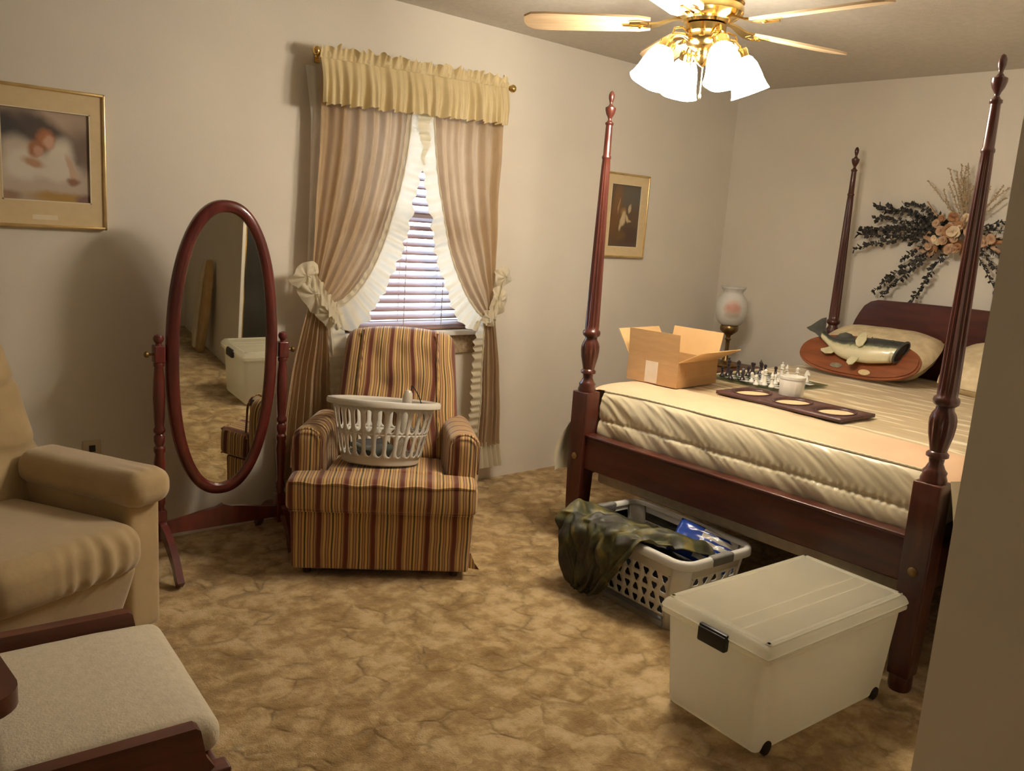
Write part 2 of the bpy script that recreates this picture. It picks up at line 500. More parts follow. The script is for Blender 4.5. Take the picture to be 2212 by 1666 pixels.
# ------------------------------------------------------------------ mesh builder
class MB:
    def __init__(s):
        s.v, s.f = [], []

    def add(s, vs, fs, M=None):
        k = len(s.v)
        for q in vs:
            q = Vector(q)
            s.v.append(M @ q if M else q)
        s.f += [tuple(i + k for i in f) for f in fs]
        return s

    def box(s, x0, x1, y0, y1, z0, z1, M=None):
        x0, x1 = min(x0, x1), max(x0, x1)
        y0, y1 = min(y0, y1), max(y0, y1)
        z0, z1 = min(z0, z1), max(z0, z1)
        vs = [(x0, y0, z0), (x1, y0, z0), (x1, y1, z0), (x0, y1, z0), (x0, y0, z1), (x1, y0, z1), (x1, y1, z1), (x0, y1, z1)]
        return s.add(vs, [(0, 3, 2, 1), (4, 5, 6, 7), (0, 1, 5, 4), (1, 2, 6, 5), (2, 3, 7, 6), (3, 0, 4, 7)], M)

    def rbox(s, x0, x1, y0, y1, z0, z1, r, k=3, fn=None, M=None, mid=0):
        """box with rounded edges; mid adds inner divisions so fn(v) can bend it"""
        lo, hi = (x0, y0, z0), (x1, y1, z1)
        c = [(lo[i] + hi[i]) / 2 for i in range(3)]
        h = [abs(hi[i] - lo[i]) / 2 for i in range(3)]
        r = min(r, min(h) * 0.999)
        axs = []
        for i in range(3):
            inn = h[i] - r
            a = [inn + r * math.tan(PI / 4 * j / k) for j in range(k + 1)]
            mids = [-inn + 2 * inn * j / (mid + 1) for j in range(1, mid + 1)]
            axs.append([-q for q in reversed(a)] + mids + a)
        idx, vs, fs = {}, [], []

        def vid(p):
            key = tuple(round(q, 7) for q in p)
            if key in idx:
                return idx[key]
            inn = [max(-(h[i] - r), min(h[i] - r, p[i])) for i in range(3)]
            d = Vector([p[i] - inn[i] for i in range(3)])
            if d.length > 1e-9:
                d = d.normalized() * r
            q = Vector([c[i] + inn[i] + d[i] for i in range(3)])
            if fn:
                q = Vector(fn(q))
            idx[key] = len(vs)
            vs.append(q)
            return idx[key]
        for ax in range(3):
            o1, o2 = (ax + 1) % 3, (ax + 2) % 3
            for sg in (-1, 1):
                A, B = axs[o1], axs[o2]
                for i in range(len(A) - 1):
                    for j in range(len(B) - 1):
                        ids = []
                        for (u, v) in ((i, j), (i + 1, j), (i + 1, j + 1), (i, j + 1)):
                            p = [0, 0, 0]
                            p[ax] = sg * h[ax]
                            p[o1] = A[u]
                            p[o2] = B[v]
                            ids.append(vid(p))
                        fs.append(tuple(ids) if sg > 0 else tuple(reversed(ids)))
        return s.add(vs, fs, M)

    def lathe(s, prof, seg=24, M=None, flute=None, cap=True):
        """prof: list of (r, z); flute(z) -> depth fraction of 16 grooves"""
        vs, fs = [], []
        for (r, z) in prof:
            d = flute(z) if flute else 0
            for i in range(seg):
                a = 2 * PI * i / seg
                rr = r * (1 - d * (0.5 + 0.5 * math.cos(a * seg / 4))) if d else r
                vs.append((rr * math.cos(a), rr * math.sin(a), z))
        for j in range(len(prof) - 1):
            for i in range(seg):
                k = (i + 1) % seg
                fs.append((j * seg + i, j * seg + k, (j + 1) * seg + k, (j + 1) * seg + i))
        if cap:
            fs.append(tuple(reversed(range(seg))))
            fs.append(tuple((len(prof) - 1) * seg + i for i in range(seg)))
        return s.add(vs, fs, M)

    def tube(s, pts, r, seg=8, M=None, closed=False, flat=None):
        """round tube along pts; r number or list; flat=(w,h,upvector) makes a rectangular bar"""
        pts = [Vector(q) for q in pts]
        nn = len(pts)
        rr = r if isinstance(r, (list, tuple)) else [r] * nn
        vs, fs = [], []
        prevn = None
        for i, q in enumerate(pts):
            if closed:
                t = pts[(i + 1) % nn] - pts[i - 1]
            else:
                t = pts[min(i + 1, nn - 1)] - pts[max(i - 1, 0)]
            t.normalize()
            if prevn is None:
                a = Vector((0, 0, 1)) if abs(t.z) < 0.9 else Vector((1, 0, 0))
                nrm = (a - t * a.dot(t)).normalized()
            else:
                nrm = (prevn - t * prevn.dot(t)).normalized()
            prevn = nrm
            bn = t.cross(nrm)
            for k in range(seg):
                an = 2 * PI * k / seg
                vs.append(q + nrm * (rr[i] * math.cos(an)) + bn * (rr[i] * math.sin(an)))
        rng = nn if closed else nn - 1
        for i in range(rng):
            j = (i + 1) % nn
            for k in range(seg):
                k2 = (k + 1) % seg
                fs.append((i * seg + k, i * seg + k2, j * seg + k2, j * seg + k))
        if not closed:
            fs.append(tuple(reversed(range(seg))))
            fs.append(tuple((nn - 1) * seg + k for k in range(seg)))
        return s.add(vs, fs, M)

    def bar(s, pts, w, h, side, M=None):
        """rectangular bar swept along pts, width along fixed vector side"""
        pts = [Vector(q) for q in pts]
        side = Vector(side).normalized()
        vs, fs = [], []
        nn = len(pts)
        ww = w if isinstance(w, (list, tuple)) else [w] * nn
        hh = h if isinstance(h, (list, tuple)) else [h] * nn
        for i, q in enumerate(pts):
            t = (pts[min(i + 1, nn - 1)] - pts[max(i - 1, 0)]).normalized()
            nrm = side.cross(t).normalized()
            for a, b in ((-1, -1), (1, -1), (1, 1), (-1, 1)):
                vs.append(q + side * (a * ww[i] / 2) + nrm * (b * hh[i] / 2))
        for i in range(nn - 1):
            for k in range(4):
                k2 = (k + 1) % 4
                fs.append((i * 4 + k, i * 4 + k2, (i + 1) * 4 + k2, (i + 1) * 4 + k))
        fs.append((3, 2, 1, 0))
        fs.append(tuple((nn - 1) * 4 + k for k in range(4)))
        return s.add(vs, fs, M)

    def grid(s, fn, nu, nv, M=None):
        vs = [fn(i / nu, j / nv) for j in range(nv + 1) for i in range(nu + 1)]
        w = nu + 1
        fs = [(j * w + i, j * w + i + 1, (j + 1) * w + i + 1, (j + 1) * w + i) for j in range(nv) for i in range(nu)]
        return s.add(vs, fs, M)

    def prism(s, out, h0, h1, ax='z', M=None):
        """outline (a,b) extruded from h0 to h1 along ax"""
        def mk(a, b, h):
            return {'z': (a, b, h), 'y': (a, h, b), 'x': (h, a, b)}[ax]
        nn = len(out)
        vs = [mk(a, b, h0) for a, b in out] + [mk(a, b, h1) for a, b in out]
        fs = [tuple(range(nn)), tuple(nn + i for i in reversed(range(nn)))]
        fs += [(i, nn + i, nn + (i + 1) % nn, (i + 1) % nn) for i in range(nn)]
        return s.add(vs, fs, M)

    def cell(s, u0, u1, v0, v1, hole, mp, na=16):
        """rectangular patch with a star-shaped hole; hole(angle)->radius about the patch centre; mp(u,v)->xyz"""
        cu, cv, hu, hv = (u0 + u1) / 2, (v0 + v1) / 2, (u1 - u0) / 2, (v1 - v0) / 2
        ca = math.atan2(hv, hu)
        angs = sorted(set([round(2 * PI * i / na, 6) for i in range(na)] + [round(q, 6) for q in (ca, PI - ca, PI + ca, 2 * PI - ca)]))
        vs, fs = [], []
        for a in angs:
            c, d = math.cos(a), math.sin(a)
            t = min(hu / abs(c) if abs(c) > 1e-6 else 1e9, hv / abs(d) if abs(d) > 1e-6 else 1e9)
            vs.append(mp(cu + c * t, cv + d * t))
            r = min(hole(a), t * 0.97)
            vs.append(mp(cu + c * r, cv + d * r))
        nn = len(angs)
        for i in range(nn):
            j = (i + 1) % nn
            fs.append((2 * i, 2 * j, 2 * j + 1, 2 * i + 1))
        return s.add(vs, fs)

    def build(s, name, material, parent=None, smooth=40, uv=None, merge=False, solid=0, loc=None, weld=False):
        me = bpy.data.meshes.new(name)
        me.from_pydata([tuple(q) for q in s.v], [], s.f)
        bm = bmesh.new()
        bm.from_mesh(me)
        if merge:
            bmesh.ops.remove_doubles(bm, verts=bm.verts, dist=1e-4)
        bmesh.ops.recalc_face_normals(bm, faces=bm.faces)
        if uv:
            lay = bm.loops.layers.uv.new('UVMap')
            for f in bm.faces:
                for lp in f.loops:
                    lp[lay].uv = uv(lp.vert.co, f.normal)
        bm.to_mesh(me)
        bm.free()
        if smooth:
            for q in me.polygons:
                q.use_smooth = True
            me.set_sharp_from_angle(angle=R(smooth))
        if material:
            me.materials.append(MATS[material])
        o = bpy.data.objects.new(name, me)
        C.objects.link(o)
        if parent:
            o.parent = parent
        if loc:
            o.location = loc
        if solid:
            md = o.modifiers.new('thickness', 'SOLIDIFY')
            md.thickness = solid
            md.offset = 0
        return o


def tag(o, label, cat, group=None, kind=None):
    o['label'] = label
    o['category'] = cat
    if group:
        o['group'] = group
    if kind:
        o['kind'] = kind
    return o


def struct(o, label=None):
    o['kind'] = 'structure'
    if label:
        o['label'] = label
    return o


def thing(name, label, cat, loc=(0, 0, 0), rz=0.0, group=None, rot=None):
    o = bpy.data.objects.new(name, None)
    C.objects.link(o)
    o.empty_display_size = 0.05
    o.location = loc
    o.rotation_euler = rot if rot else (0, 0, rz)
    return tag(o, label, cat, group)


def copy_tree(o, parent=None):
    c = o.copy()
    C.objects.link(c)
    c.parent = parent
    for ch in list(o.children):
        copy_tree(ch, c)
    return c


def T(x=0, y=0, z=0):
    return Matrix.Translation((x, y, z))


def RX(a):
    return Matrix.Rotation(a, 4, 'X')


def RY(a):
    return Matrix.Rotation(a, 4, 'Y')


def RZ(a):
    return Matrix.Rotation(a, 4, 'Z')


def N(x, y, z, s=1.0):
    return noise.noise(Vector((x * s, y * s, z * s)))


def bez(p0, p1, p2, p3, t):
    a = 1 - t
    return p0 * (a ** 3) + p1 * (3 * a * a * t) + p2 * (3 * a * t * t) + p3 * (t ** 3)


def lerp(a, b, t):
    return a + (b - a) * t


def interp(tab, x):
    if x <= tab[0][0]:
        return tab[0][1]
    for (a, b), (c, d) in zip(tab, tab[1:]):
        if x <= c:
            return b + (d - b) * (x - a) / (c - a)
    return tab[-1][1]

# ================================================================== THE ROOM
XR, HC = 5.104, 2.44
XL, YF = -1.35, -4.35
PX, PY = 2.20, -2.826          # corner of the wall that cuts off the right of the view
WX0, WX1, WZ0, WZ1 = 2.10, 2.92, 0.88, 2.02

struct(MB().box(XL - .1, XR + .1, YF - .1, 0.1, -0.1, 0).build('floor', 'carpet', smooth=0),
       'tan and brown sculpted carpet with carved scallop lines')
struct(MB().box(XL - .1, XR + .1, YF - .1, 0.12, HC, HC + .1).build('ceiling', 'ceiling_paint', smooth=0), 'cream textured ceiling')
w = MB()
w.box(XL - .1, WX0, 0, .12, 0, HC).box(WX1, XR + .1, 0, .12, 0, HC).box(WX0, WX1, 0, .12, 0, WZ0).box(WX0, WX1, 0, .12, WZ1, HC)
struct(w.build('wall_back', 'wall_paint', smooth=0), 'cream painted wall with the curtained window')
struct(MB().box(XR, XR + .1, YF, 0, 0, HC).build('wall_right', 'wall_paint', smooth=0), 'cream painted wall behind the bed head')
struct(MB().box(XL - .1, XL, YF, 0, 0, HC).build('wall_left', 'wall_paint', smooth=0))
struct(MB().box(XL, XR, YF - .1, YF, 0, HC).build('wall_front', 'wall_paint', smooth=0))
w = MB().box(PX, PX + .12, YF, PY - .10, 0, HC).box(PX, PX + .022, PY - .10, PY, 0, HC)
struct(w.build('wall_partition', 'camera_wall', smooth=0), 'shaded cream wall end filling the right edge of the view')
w = MB().box(2.62, XR, PY - .12, PY, 0, HC).box(PX + .022, 2.62, PY - .12, PY, 2.05, HC)
struct(w.build('wall_bedside', 'wall_paint', smooth=0))
dr = MB().rbox(PX + .040, 2.615, PY - .075, PY - .045, 0.01, 2.045, .004, k=1).build('dim_wall_panel', 'dim_wall_dark')  # added dark panel, stands in for the dim wall seen in the mirror
struct(dr, 'dark panel added beside the wall end to dim the view in the cheval mirror')
MB().rbox(PX + .024, PX + .040, PY - .080, PY - .030, 0.0, 2.05, .003, k=1).build('lit_corner_strip', 'brass', dr)  # added gold strip, stands in for light caught on the wall corner

# window
win = bpy.data.objects.new('window_1', None)
C.objects.link(win)
win.location = (0, 0, 0)
struct(win, 'bright window behind wooden blinds and tied-back curtains')
fr = MB()
for a in (WX0, WX1 - .045):
    fr.box(a, a + .045, .05, .10, WZ0, WZ1)
for a in (WZ0, WZ1 - .045, 1.43):
    fr.box(WX0, WX1, .05, .10, a, a + .045)
fr.build('window_frame', 'white_trim', win, smooth=0)
MB().box(WX0 + .045, WX1 - .045, .072, .078, WZ0 + .045, 1.43).build('pane', 'window_glass', win, smooth=0)
MB().box(WX0 + .045, WX1 - .045, .072, .078, 1.475, WZ1 - .045).build('pane', 'window_glass', win, smooth=0)
MB().rbox(WX0 - .05, WX1 + .05, -.055, .05, WZ0 - .028, WZ0, .006, k=2).build('window_sill', 'white_trim', win)
MB().rbox(WX0 - .03, WX1 + .03, -.018, 0, WZ0 - .13, WZ0 - .028, .004, k=1).build('apron', 'apron_weave', win)

# wall outlet by the recliner
ot = thing('wall_outlet', 'small tan electrical outlet low on the wall between recliner and mirror', 'outlet', (0.955, 0, 0.42))
MB().rbox(-.035, .035, -.007, 0, -.057, .057, .003, k=2).build('cover_plate', 'outlet_plate', ot)
MB().rbox(-.012, .012, -.009, -.006, .01, .038, .002, k=1).build('socket', 'dark_slot', ot)
MB().rbox(-.02, .02, -.035, -.006, -.045, -.008, .006, k=2).build('plug', 'outlet_plate', ot)

# ================================================================== BED
XF, YL, YR, XB = 2.79, -0.986, -2.537, 4.944
YM = (YL + YR) / 2
bed = thing('four_poster_bed', 'dark cherry four-poster bed with fluted posts and urn finials', 'bed', (XF, YM, 0))
HW = (YL - YR) / 2


def flute_fn(z):
    if 1.02 < z < 1.745:
        return 0.16
    if 0.855 < z < 0.95:
        return 0.13
    return 0


def post(x, y, name='post'):
    b = MB()
    M = T(x, y, 0)
    sq = 0.045

    def taper(q):
        t = max(0, min(1, (0.34 - q.z) / 0.30))
        k = 1 - 0.22 * t
        return (q.x * k, q.y * k, q.z)
    b.rbox(-sq, sq, -sq, sq, 0.055, 0.728, .006, k=2, M=M, mid=3, fn=taper)
    b.lathe([(.034, 0.0), (.038, .012), (.038, .05), (.034, .06)], 20, M)
    pr = [(.040, .726), (.041, .738), (.036, .752), (.038, .762), (.030, .772), (.022, .790), (.024, .806), (.034, .812), (.034, .822), (.026, .83),
          (.030, .85), (.038, .885), (.041, .915), (.041, .935), (.036, .952), (.028, .965), (.027, .975), (.038, .984), (.040, .995), (.038, 1.004), (.031, 1.01),
          (.0315, 1.03), (.029, 1.2), (.0245, 1.45), (.019, 1.72), (.0175, 1.752), (.020, 1.757), (.020, 1.764), (.0165, 1.77), (.0155, 1.84), (.0145, 1.895),
          (.018, 1.898), (.018, 1.906), (.012, 1.91), (.007, 1.918), (.010, 1.928), (.018, 1.942), (.0225, 1.958), (.0225, 1.968), (.012, 1.974), (.006, 1.983), (.008, 1.992),
          (.012, 2.006), (.0125, 2.02), (.008, 2.032), (.002, 2.037)]
    b.lathe(pr, 48, M, flute=flute_fn)
    return b.build(name, 'cherry', bed, smooth=50)


for (px_, py_) in ((0, HW), (0, -HW), (XB - XF, HW), (XB - XF, -HW)):
    po = post(px_, py_)
    if px_ == 0:
        M = T(px_ - .045, py_, .428) @ RY(-PI / 2)
        bo = MB().lathe([(.016, 0), (.016, .003), (.012, .006), (.006, .009), (.001, .010)], 16, M).build('bolt_cover', 'old_brass', po)
MB().rbox(-.026, .024, -HW + .04, HW - .04, .375, .525, .006, k=2).build('foot_rail', 'cherry_y', bed)
MB().rbox(-.034, .030, -HW + .04, HW - .04, .523, .538, .006, k=2).build('rail_cap', 'cherry_y', bed)
for sg in (1, -1):
    MB().rbox(.04, XB - XF - .04, sg * HW - .013, sg * HW + .013, .33, .47, .005, k=1).build('side_rail', 'cherry_x', bed)
# headboard: camel-backed panel
out = [(-HW + .04, .55), (HW - .04, .55), (HW - .04, .94), (HW - .10, .95)]
top = [(-1.104, .95), (-1.128, 1.027), (-1.15, 1.075), (-1.173, 1.116), (-1.21, 1.145), (-1.252, 1.158), (-1.45, 1.163), (YM, 1.166)]
pts = [(y - YM, z) for y, z in top]
out = [(-HW + .04, .55), (HW - .04, .55), (HW - .04, .935), (pts[0][0] + .02, .94)] + pts + [(-a, b_) for a, b_ in reversed(pts[:-1])] + [(-pts[0][0] - .02, .94), (-HW + .04, .935)]
MB().prism(out, XB - XF - .012, XB - XF + .016, 'x').build('headboard', 'cherry_y', bed, smooth=0)

# box spring, mattress
bs = MB().rbox(XF + .05, XB - .03, YR + .06, YL - .06, .30, .50, .02, k=2).build('box_spring', 'box_spring')
tag(bs, 'grey box spring just visible under the foot rail of the bed', 'box spring')
mt = MB().rbox(XF + .07, XB - .02, YR + .03, YL - .03, .50, .735, .05, k=3).build('mattress', 'mattress_cloth')
tag(mt, 'mattress of the four-poster bed hidden beneath the satin comforter', 'mattress')

# comforter
cf = thing('comforter', 'cream satin comforter with peach border and streaked quilt top on the bed', 'comforter', (XF, YM, 0))
ZT = 0.757
latp = [(.885, .30), (.90, .40), (.905, .52), (.885, .63), (.855, .695), (.815, .735), (.75, .753), (.66, ZT)]
lat = [(a, b_) for a, b_ in latp] + [(.66 - 1.32 * i / 22, ZT) for i in range(1, 22)] + [(-a, b_) for a, b_ in reversed(latp)]


def lat_at(u):
    f = u * (len(lat) - 1)
    i = min(int(f), len(lat) - 2)
    a, b_ = lat[i], lat[i + 1]
    t = f - i
    return a[0] + (b_[0] - a[0]) * t, a[1] + (b_[1] - a[1]) * t


def comf(x0, x1, lift=0):
    def fn(u, v):
        x = x0 + (x1 - x0) * v
        y, z = lat_at(u)
        drop = 0
        if x < .20:                                     # rolls over toward the foot
            t = (0.20 - x) / 0.12
            drop = 0.019 * t * t
        side = max(0, (abs(y) - .80) / .1)
        y2 = y + math.copysign(side * (.020 * math.sin(x * 21 + 1.3 * math.sin(x * 5)) + .012 * math.sin(x * 47)), y) * max(0, (.74 - z) / .3)
        zz = z - drop + lift + .006 * N(x * 3, y * 3, 1.7) + .003 * N(x * 11, y * 11, 4.1)
        return (x, y2, zz)
    return fn


MB().grid(comf(.335, XB - XF - .10), 116, 90).build('quilt_top', 'quilt', cf, smooth=180)
MB().grid(comf(.066, .345, .004), 116, 22).build('peach_border', 'peach_cotton', cf, smooth=180)


def flounce(u, v):
    """satin foot panel between the posts: over the edge, down to the stitched seam and on behind the foot rail"""
    y = lerp(HW - .052, -HW + .052, u)
    sag = .012 * max(0, 1 - u / .22) ** 2
    if v < .62:
        t = v / .62
        p = bez(Vector((.072, .7395)), Vector((.052, .728)), Vector((.036, .68)), Vector((.044, .605)), t)
        seam = max(0, 1 - abs(t - 1) / .16)
    else:
        t = (v - .62) / .38
        p = bez(Vector((.044, .605)), Vector((.030, .575)), Vector((.036, .53)), Vector((.060, .485)), t)
        seam = max(0, 1 - t / .22)
    env = min(1, v * 5) * (1 if v < .9 else .6)
    k = y * 22 + 11.0 * v + 3.0 * N(y * 2.2, v * 1.2, .4)
    fold = .0064 * (math.sin(k) * .22 + .8 * N(y * 7 + v * 3.6, v * 1.4, 2.3) + .75 * N(y * 19 + v * 8, v * 2.0, 7.7) + .35 * N(y * 45 + v * 16, v * 3, 1.1))
    fold += .003 * seam * math.sin(y * 210 + 2 * N(y * 20, 0, 0))
    dent = -.009 * max(0, 1 - abs(v - .62) / .03)
    x = p.x - (fold - dent * -1) * env - .0 * sag
    z = p.y - sag * (1 - v) + .006 * N(y * 5, v * 3, 9.1) * env
    return (max(x, .032) if z < .54 else x, y, z)


fl = MB().grid(flounce, 260, 44).build('foot_flounce', 'satin', cf, smooth=180)
pts = []
for i in range(160):
    q = flounce(i / 159, .02)
    pts.append((q[0] - .002, q[1], q[2] + .003 + .001 * math.sin(i * 2.2)))
MB().tube(pts, .0045, 6).build('piping', 'satin', cf)


for sg, fz0, fz1 in ((1, .60, .315), (-1, .745, .50)):
    def flap(u, v, sg=sg, fz0=fz0, fz1=fz1):
        z = lerp(fz0, fz1, v)
        front = -.012 - (.085 if sg > 0 else .02) * math.sin(min(1, v * 1.25) * PI * .62)
        x = lerp(front, .13, u)
        return (x, sg * (HW + .062 + .028 * math.sin(v * 2.4) + .012 * math.sin(x * 40 + v * 3) + .02 * u), z + .02 * u * v + .05 * (1 - u) * max(0, v - .7) * 2)
    MB().grid(flap, 16, 16).build('corner_flap', 'satin', cf, smooth=180)


def pillow(name, x0, x1, y0, y1, z0, z1, mtl, label, tilt, grp=None, loc=(0, 0, 0)):
    cx, cy, cz = (x0 + x1) / 2, (y0 + y1) / 2, (z0 + z1) / 2
    hx, hy, hz = (x1 - x0) / 2, (y1 - y0) / 2, (z1 - z0) / 2

    def fn(u, v):
        return None
    b = MB()
    n_ = 28
    for sg in (1, -1):
        def g(u, v, sg=sg):
            a, c = u * 2 - 1, v * 2 - 1
            k = (max(0, 1 - abs(a) ** 2.6) * max(0, 1 - abs(c) ** 2.6)) ** .48
            pin = 1 - .07 * (abs(a) ** 2) * (abs(c) ** 2)
            wr = .010 * N(a * 4, c * 4, 3.3 * sg) * k
            return (a * hx * pin * (1 - .04 * c * c), c * hy * pin * (1 - .04 * a * a), sg * (hz * k + wr) + .001 * sg)
        b.grid(g, n_, n_)
    for q in b.v:
        q.rotate(Matrix.Rotation(tilt, 3, 'Y'))
    o = b.build(name, mtl, None, smooth=180, merge=True, loc=(cx, cy, cz))
    tag(o, label, 'pillow', grp)
    return o


pillow('pillow', 4.46, 4.92, -1.72, -1.06, .78, .98, 'sham', 'cream patterned pillow behind the mounted fish, left of the bed head', R(-24), 'pillows at the head of the bed')
pillow('pillow', 4.46, 4.92, -2.45, -1.79, .78, .98, 'sham', 'cream patterned pillow at the right of the bed head, beyond the near post', R(-24), 'pillows at the head of the bed')

# ================================================================== THINGS ON THE BED
ZB = 0.764
# cardboard box with open flaps
bx = thing('cardboard_box', 'open cardboard box with raised flaps at the foot corner of the bed', 'box', (3.098, -1.251, ZB), R(3))
L, W_, Hh, tk = .325, .288, .118, .004
MB().box(0, tk, 0, W_, 0, Hh).build('front_panel', 'cardboard', bx, smooth=0)
MB().box(L - tk, L, 0, W_, 0, Hh).build('rear_panel', 'cardboard', bx, smooth=0)
MB().box(tk, L - tk, 0, tk, 0, Hh).build('side_panel', 'cardboard', bx, smooth=0)
MB().box(tk, L - tk, W_ - tk, W_, 0, Hh).build('side_panel', 'cardboard', bx, smooth=0)
MB().box(tk, L - tk, tk, W_ - tk, 0.001, tk + .001).build('bottom_panel', 'cardboard_in', bx, smooth=0)
MB().box(-tk / 2, tk / 2, .002, W_ - .002, 0, .128, T(tk / 2, 0, Hh) @ RY(R(-4))).build('flap', 'cardboard', bx, smooth=0)
MB().box(-tk / 2, tk / 2, .002, W_ - .002, 0, .128, T(L - tk / 2, 0, Hh) @ RY(R(14))).build('flap', 'cardboard_in', bx, smooth=0)
MB().box(.003, L - .003, -tk / 2, tk / 2, 0, .135, T(0, tk / 2, Hh) @ RX(R(62))).build('flap', 'cardboard_in', bx, smooth=0)
MB().box(.003, L - .003, -tk / 2, tk / 2, 0, .135, T(0, W_ - tk / 2, Hh) @ RX(R(-34))).build('flap', 'cardboard_in', bx, smooth=0)
MB().box(-.0015, 0, .112, .182, .004, .104).build('paper_label', 'paper_label', bx, smooth=0)['label'] = 'torn pale paper label'
MB().box(.06, .20, -.001, 0, .045, .075).build('faded_print', 'cardboard', bx, smooth=0)

# triple oval picture frame lying flat
tf = thing('triple_oval_frame', 'dark brown triple frame with three oval openings lying flat on the comforter', 'picture frame', (3.177, -2.012, ZB + .002), R(-2))
FW, FL_ = .262, .615


def ell(a):
    rx, ry = .094, .070
    return 1 / math.sqrt((math.cos(a) / rx) ** 2 + (math.sin(a) / ry) ** 2)


b = MB()
for i in range(3):
    y0 = i * FL_ / 3
    b.cell(0, FW, y0, y0 + FL_ / 3, ell, lambda u, v: (u, v, .012), na=32)
fo = b.build('frame', 'frame_wood', tf, merge=True, smooth=30)
md = fo.modifiers.new('thickness', 'SOLIDIFY')
md.thickness = .014
md.offset = -1
MB().box(.012, FW - .012, .012, FL_ - .012, .0, .003).build('backing', 'mat_board', tf, smooth=0)
for i in range(3):
    M = T(FW / 2, (i + .5) * FL_ / 3, .0125)
    pts = [(.098 * math.cos(2 * PI * k / 40), .074 * math.sin(2 * PI * k / 40), 0) for k in range(40)]
    MB().tube(pts, .0035, 6, M, closed=True).build('oval_rim', 'frame_wood', tf)

# white jar
jar = thing('candle_jar', 'small white ribbed candle jar standing beside the triple frame', 'jar', (3.466, -1.612, ZB + .001))
MB().lathe([(.050, 0), (.054, .006), (.056, .05), (.056, .088), (.052, .094), (.047, .094), (.046, .082), (.001, .080)], 48, flute=lambda z: .05 if .01 < z < .085 else 0).build('body', 'jar_white', jar)
MB().lathe([(.0575, .086), (.0575, .098), (.050, .099), (.050, .086)], 32, cap=False).build('rim', 'jar_white', jar)

# glass chessboard and pieces
BX, BY, BS = 3.755, -1.315, .41
cb = thing('glass_chessboard', 'clear glass chessboard with frosted squares lying on the comforter', 'chessboard', (BX, BY, ZB + .002), R(-3))
MB().rbox(-BS / 2, BS / 2, -BS / 2, BS / 2, 0, .006, .002, k=1).build('glass_sheet', 'board_glass', cb)
sqs = MB()
sq = .044
o = None
for i in range(8):
    for j in range(8):
        if (i + j) % 2 == 0:
            b = MB().box(-sq / 2, sq / 2, -sq / 2, sq / 2, 0, .0006)
            if o is None:
                o = b.build('frosted_square', 'board_frost', cb, smooth=0)
                me_sq = o.data
            else:
                o = bpy.data.objects.new('frosted_square', me_sq)
                C.objects.link(o)
                o.parent = cb
            o.location = ((i - 3.5) * sq, (j - 3.5) * sq, .0061)
ZC = ZB + .0087
PROF = {
    'pawn': [(.013, 0), (.014, .003), (.012, .008), (.007, .014), (.005, .026), (.008, .029), (.005, .031), (.008, .036), (.009, .041), (.007, .047), (.001, .050)],
    'rook': [(.015, 0), (.016, .004), (.012, .010), (.009, .018), (.008, .042), (.012, .046), (.012, .058), (.009, .058), (.008, .054), (.001, .054)],
    'bishop': [(.014, 0), (.015, .004), (.011, .010), (.007, .018), (.005, .040), (.010, .044), (.006, .047), (.009, .054), (.008, .061), (.003, .069), (.003, .072), (.001, .075)],
    'queen': [(.015, 0), (.016, .004), (.012, .011), (.008, .02), (.006, .048), (.011, .053), (.007, .056), (.011, .072), (.008, .073), (.004, .078), (.001, .080)],
    'king': [(.016, 0), (.017, .004), (.013, .011), (.009, .02), (.007, .052), (.012, .058), (.008, .061), (.011, .076), (.007, .080), (.003, .081), (.003, .092), (.001, .093)],
}
piece_mesh = {}


def piece(kind, colr, x, y, label, rz=0):
    key = (kind, colr)
    if key not in piece_mesh:
        b = MB()
        if kind == 'knight':
            b.lathe([(.014, 0), (.015, .004), (.011, .010), (.009, .014)], 16)
            b.prism([(-.011, .012), (.010, .012), (.011, .026), (.008, .046), (.002, .058), (-.003, .060), (-.006, .054), (-.017, .042), (-.017, .037), (-.010, .036), (-.004, .038), (-.011, .022)], -.006, .006, 'y')
        else:
            b.lathe(PROF[kind], 18)
            if kind == 'king':
                b.box(-.006, .006, -.0018, .0018, .085, .0885)
        o = b.build('chess_' + kind, 'chess_' + colr)
        piece_mesh[key] = o.data
    else:
        o = bpy.data.objects.new('chess_' + kind, piece_mesh[key])
        C.objects.link(o)
    o.location = (x, y, ZC)
    o.rotation_euler.z = rz
    tag(o, label, 'chess piece', ('white' if colr == 'white' else 'black') + ' chess pieces on the glass board')


for x, y, t_ in ((3.594, -1.321, 'leftmost white pawn on the chessboard, beside the black knight'), (3.553, -1.372, 'white pawn at the near board edge, second from the left'),
                 (3.674, -1.402, 'white pawn just behind the near white bishop'), (3.735, -1.377, 'white pawn in the middle of the white chess group'),
                 (3.795, -1.392, 'white pawn between the candle jar and the white king')):
    piece('pawn', 'white', x, y, t_)
for x, y, t_ in ((3.585, -1.155, 'black pawn nearest the cardboard box on the chessboard'), (3.562, -1.222, 'black pawn at the near board edge between box and black knight'),
                 (3.929, -1.160, 'rearmost black pawn at the far edge of the chessboard'), (3.905, -1.196, 'black pawn just right of the slim black bishop'),
                 (3.905, -1.258, 'lone black pawn at the back behind the white pieces'), (3.745, -1.20, 'black pawn between the black queen and the broad black rook')):
    piece('pawn', 'black', x, y, t_)
piece('queen', 'white', 3.583, -1.400, 'white queen standing on the board edge nearest the triple frame')
piece('bishop', 'white', 3.568, -1.448, 'white bishop at the near edge of the board, left of the jar')
piece('rook', 'white', 3.640, -1.352, 'white rook in the middle of the white chess group')
piece('king', 'white', 3.811, -1.350, 'white king, tallest white piece, standing behind the jar')
piece('bishop', 'white', 3.865, -1.345, 'white bishop standing just behind the white king')
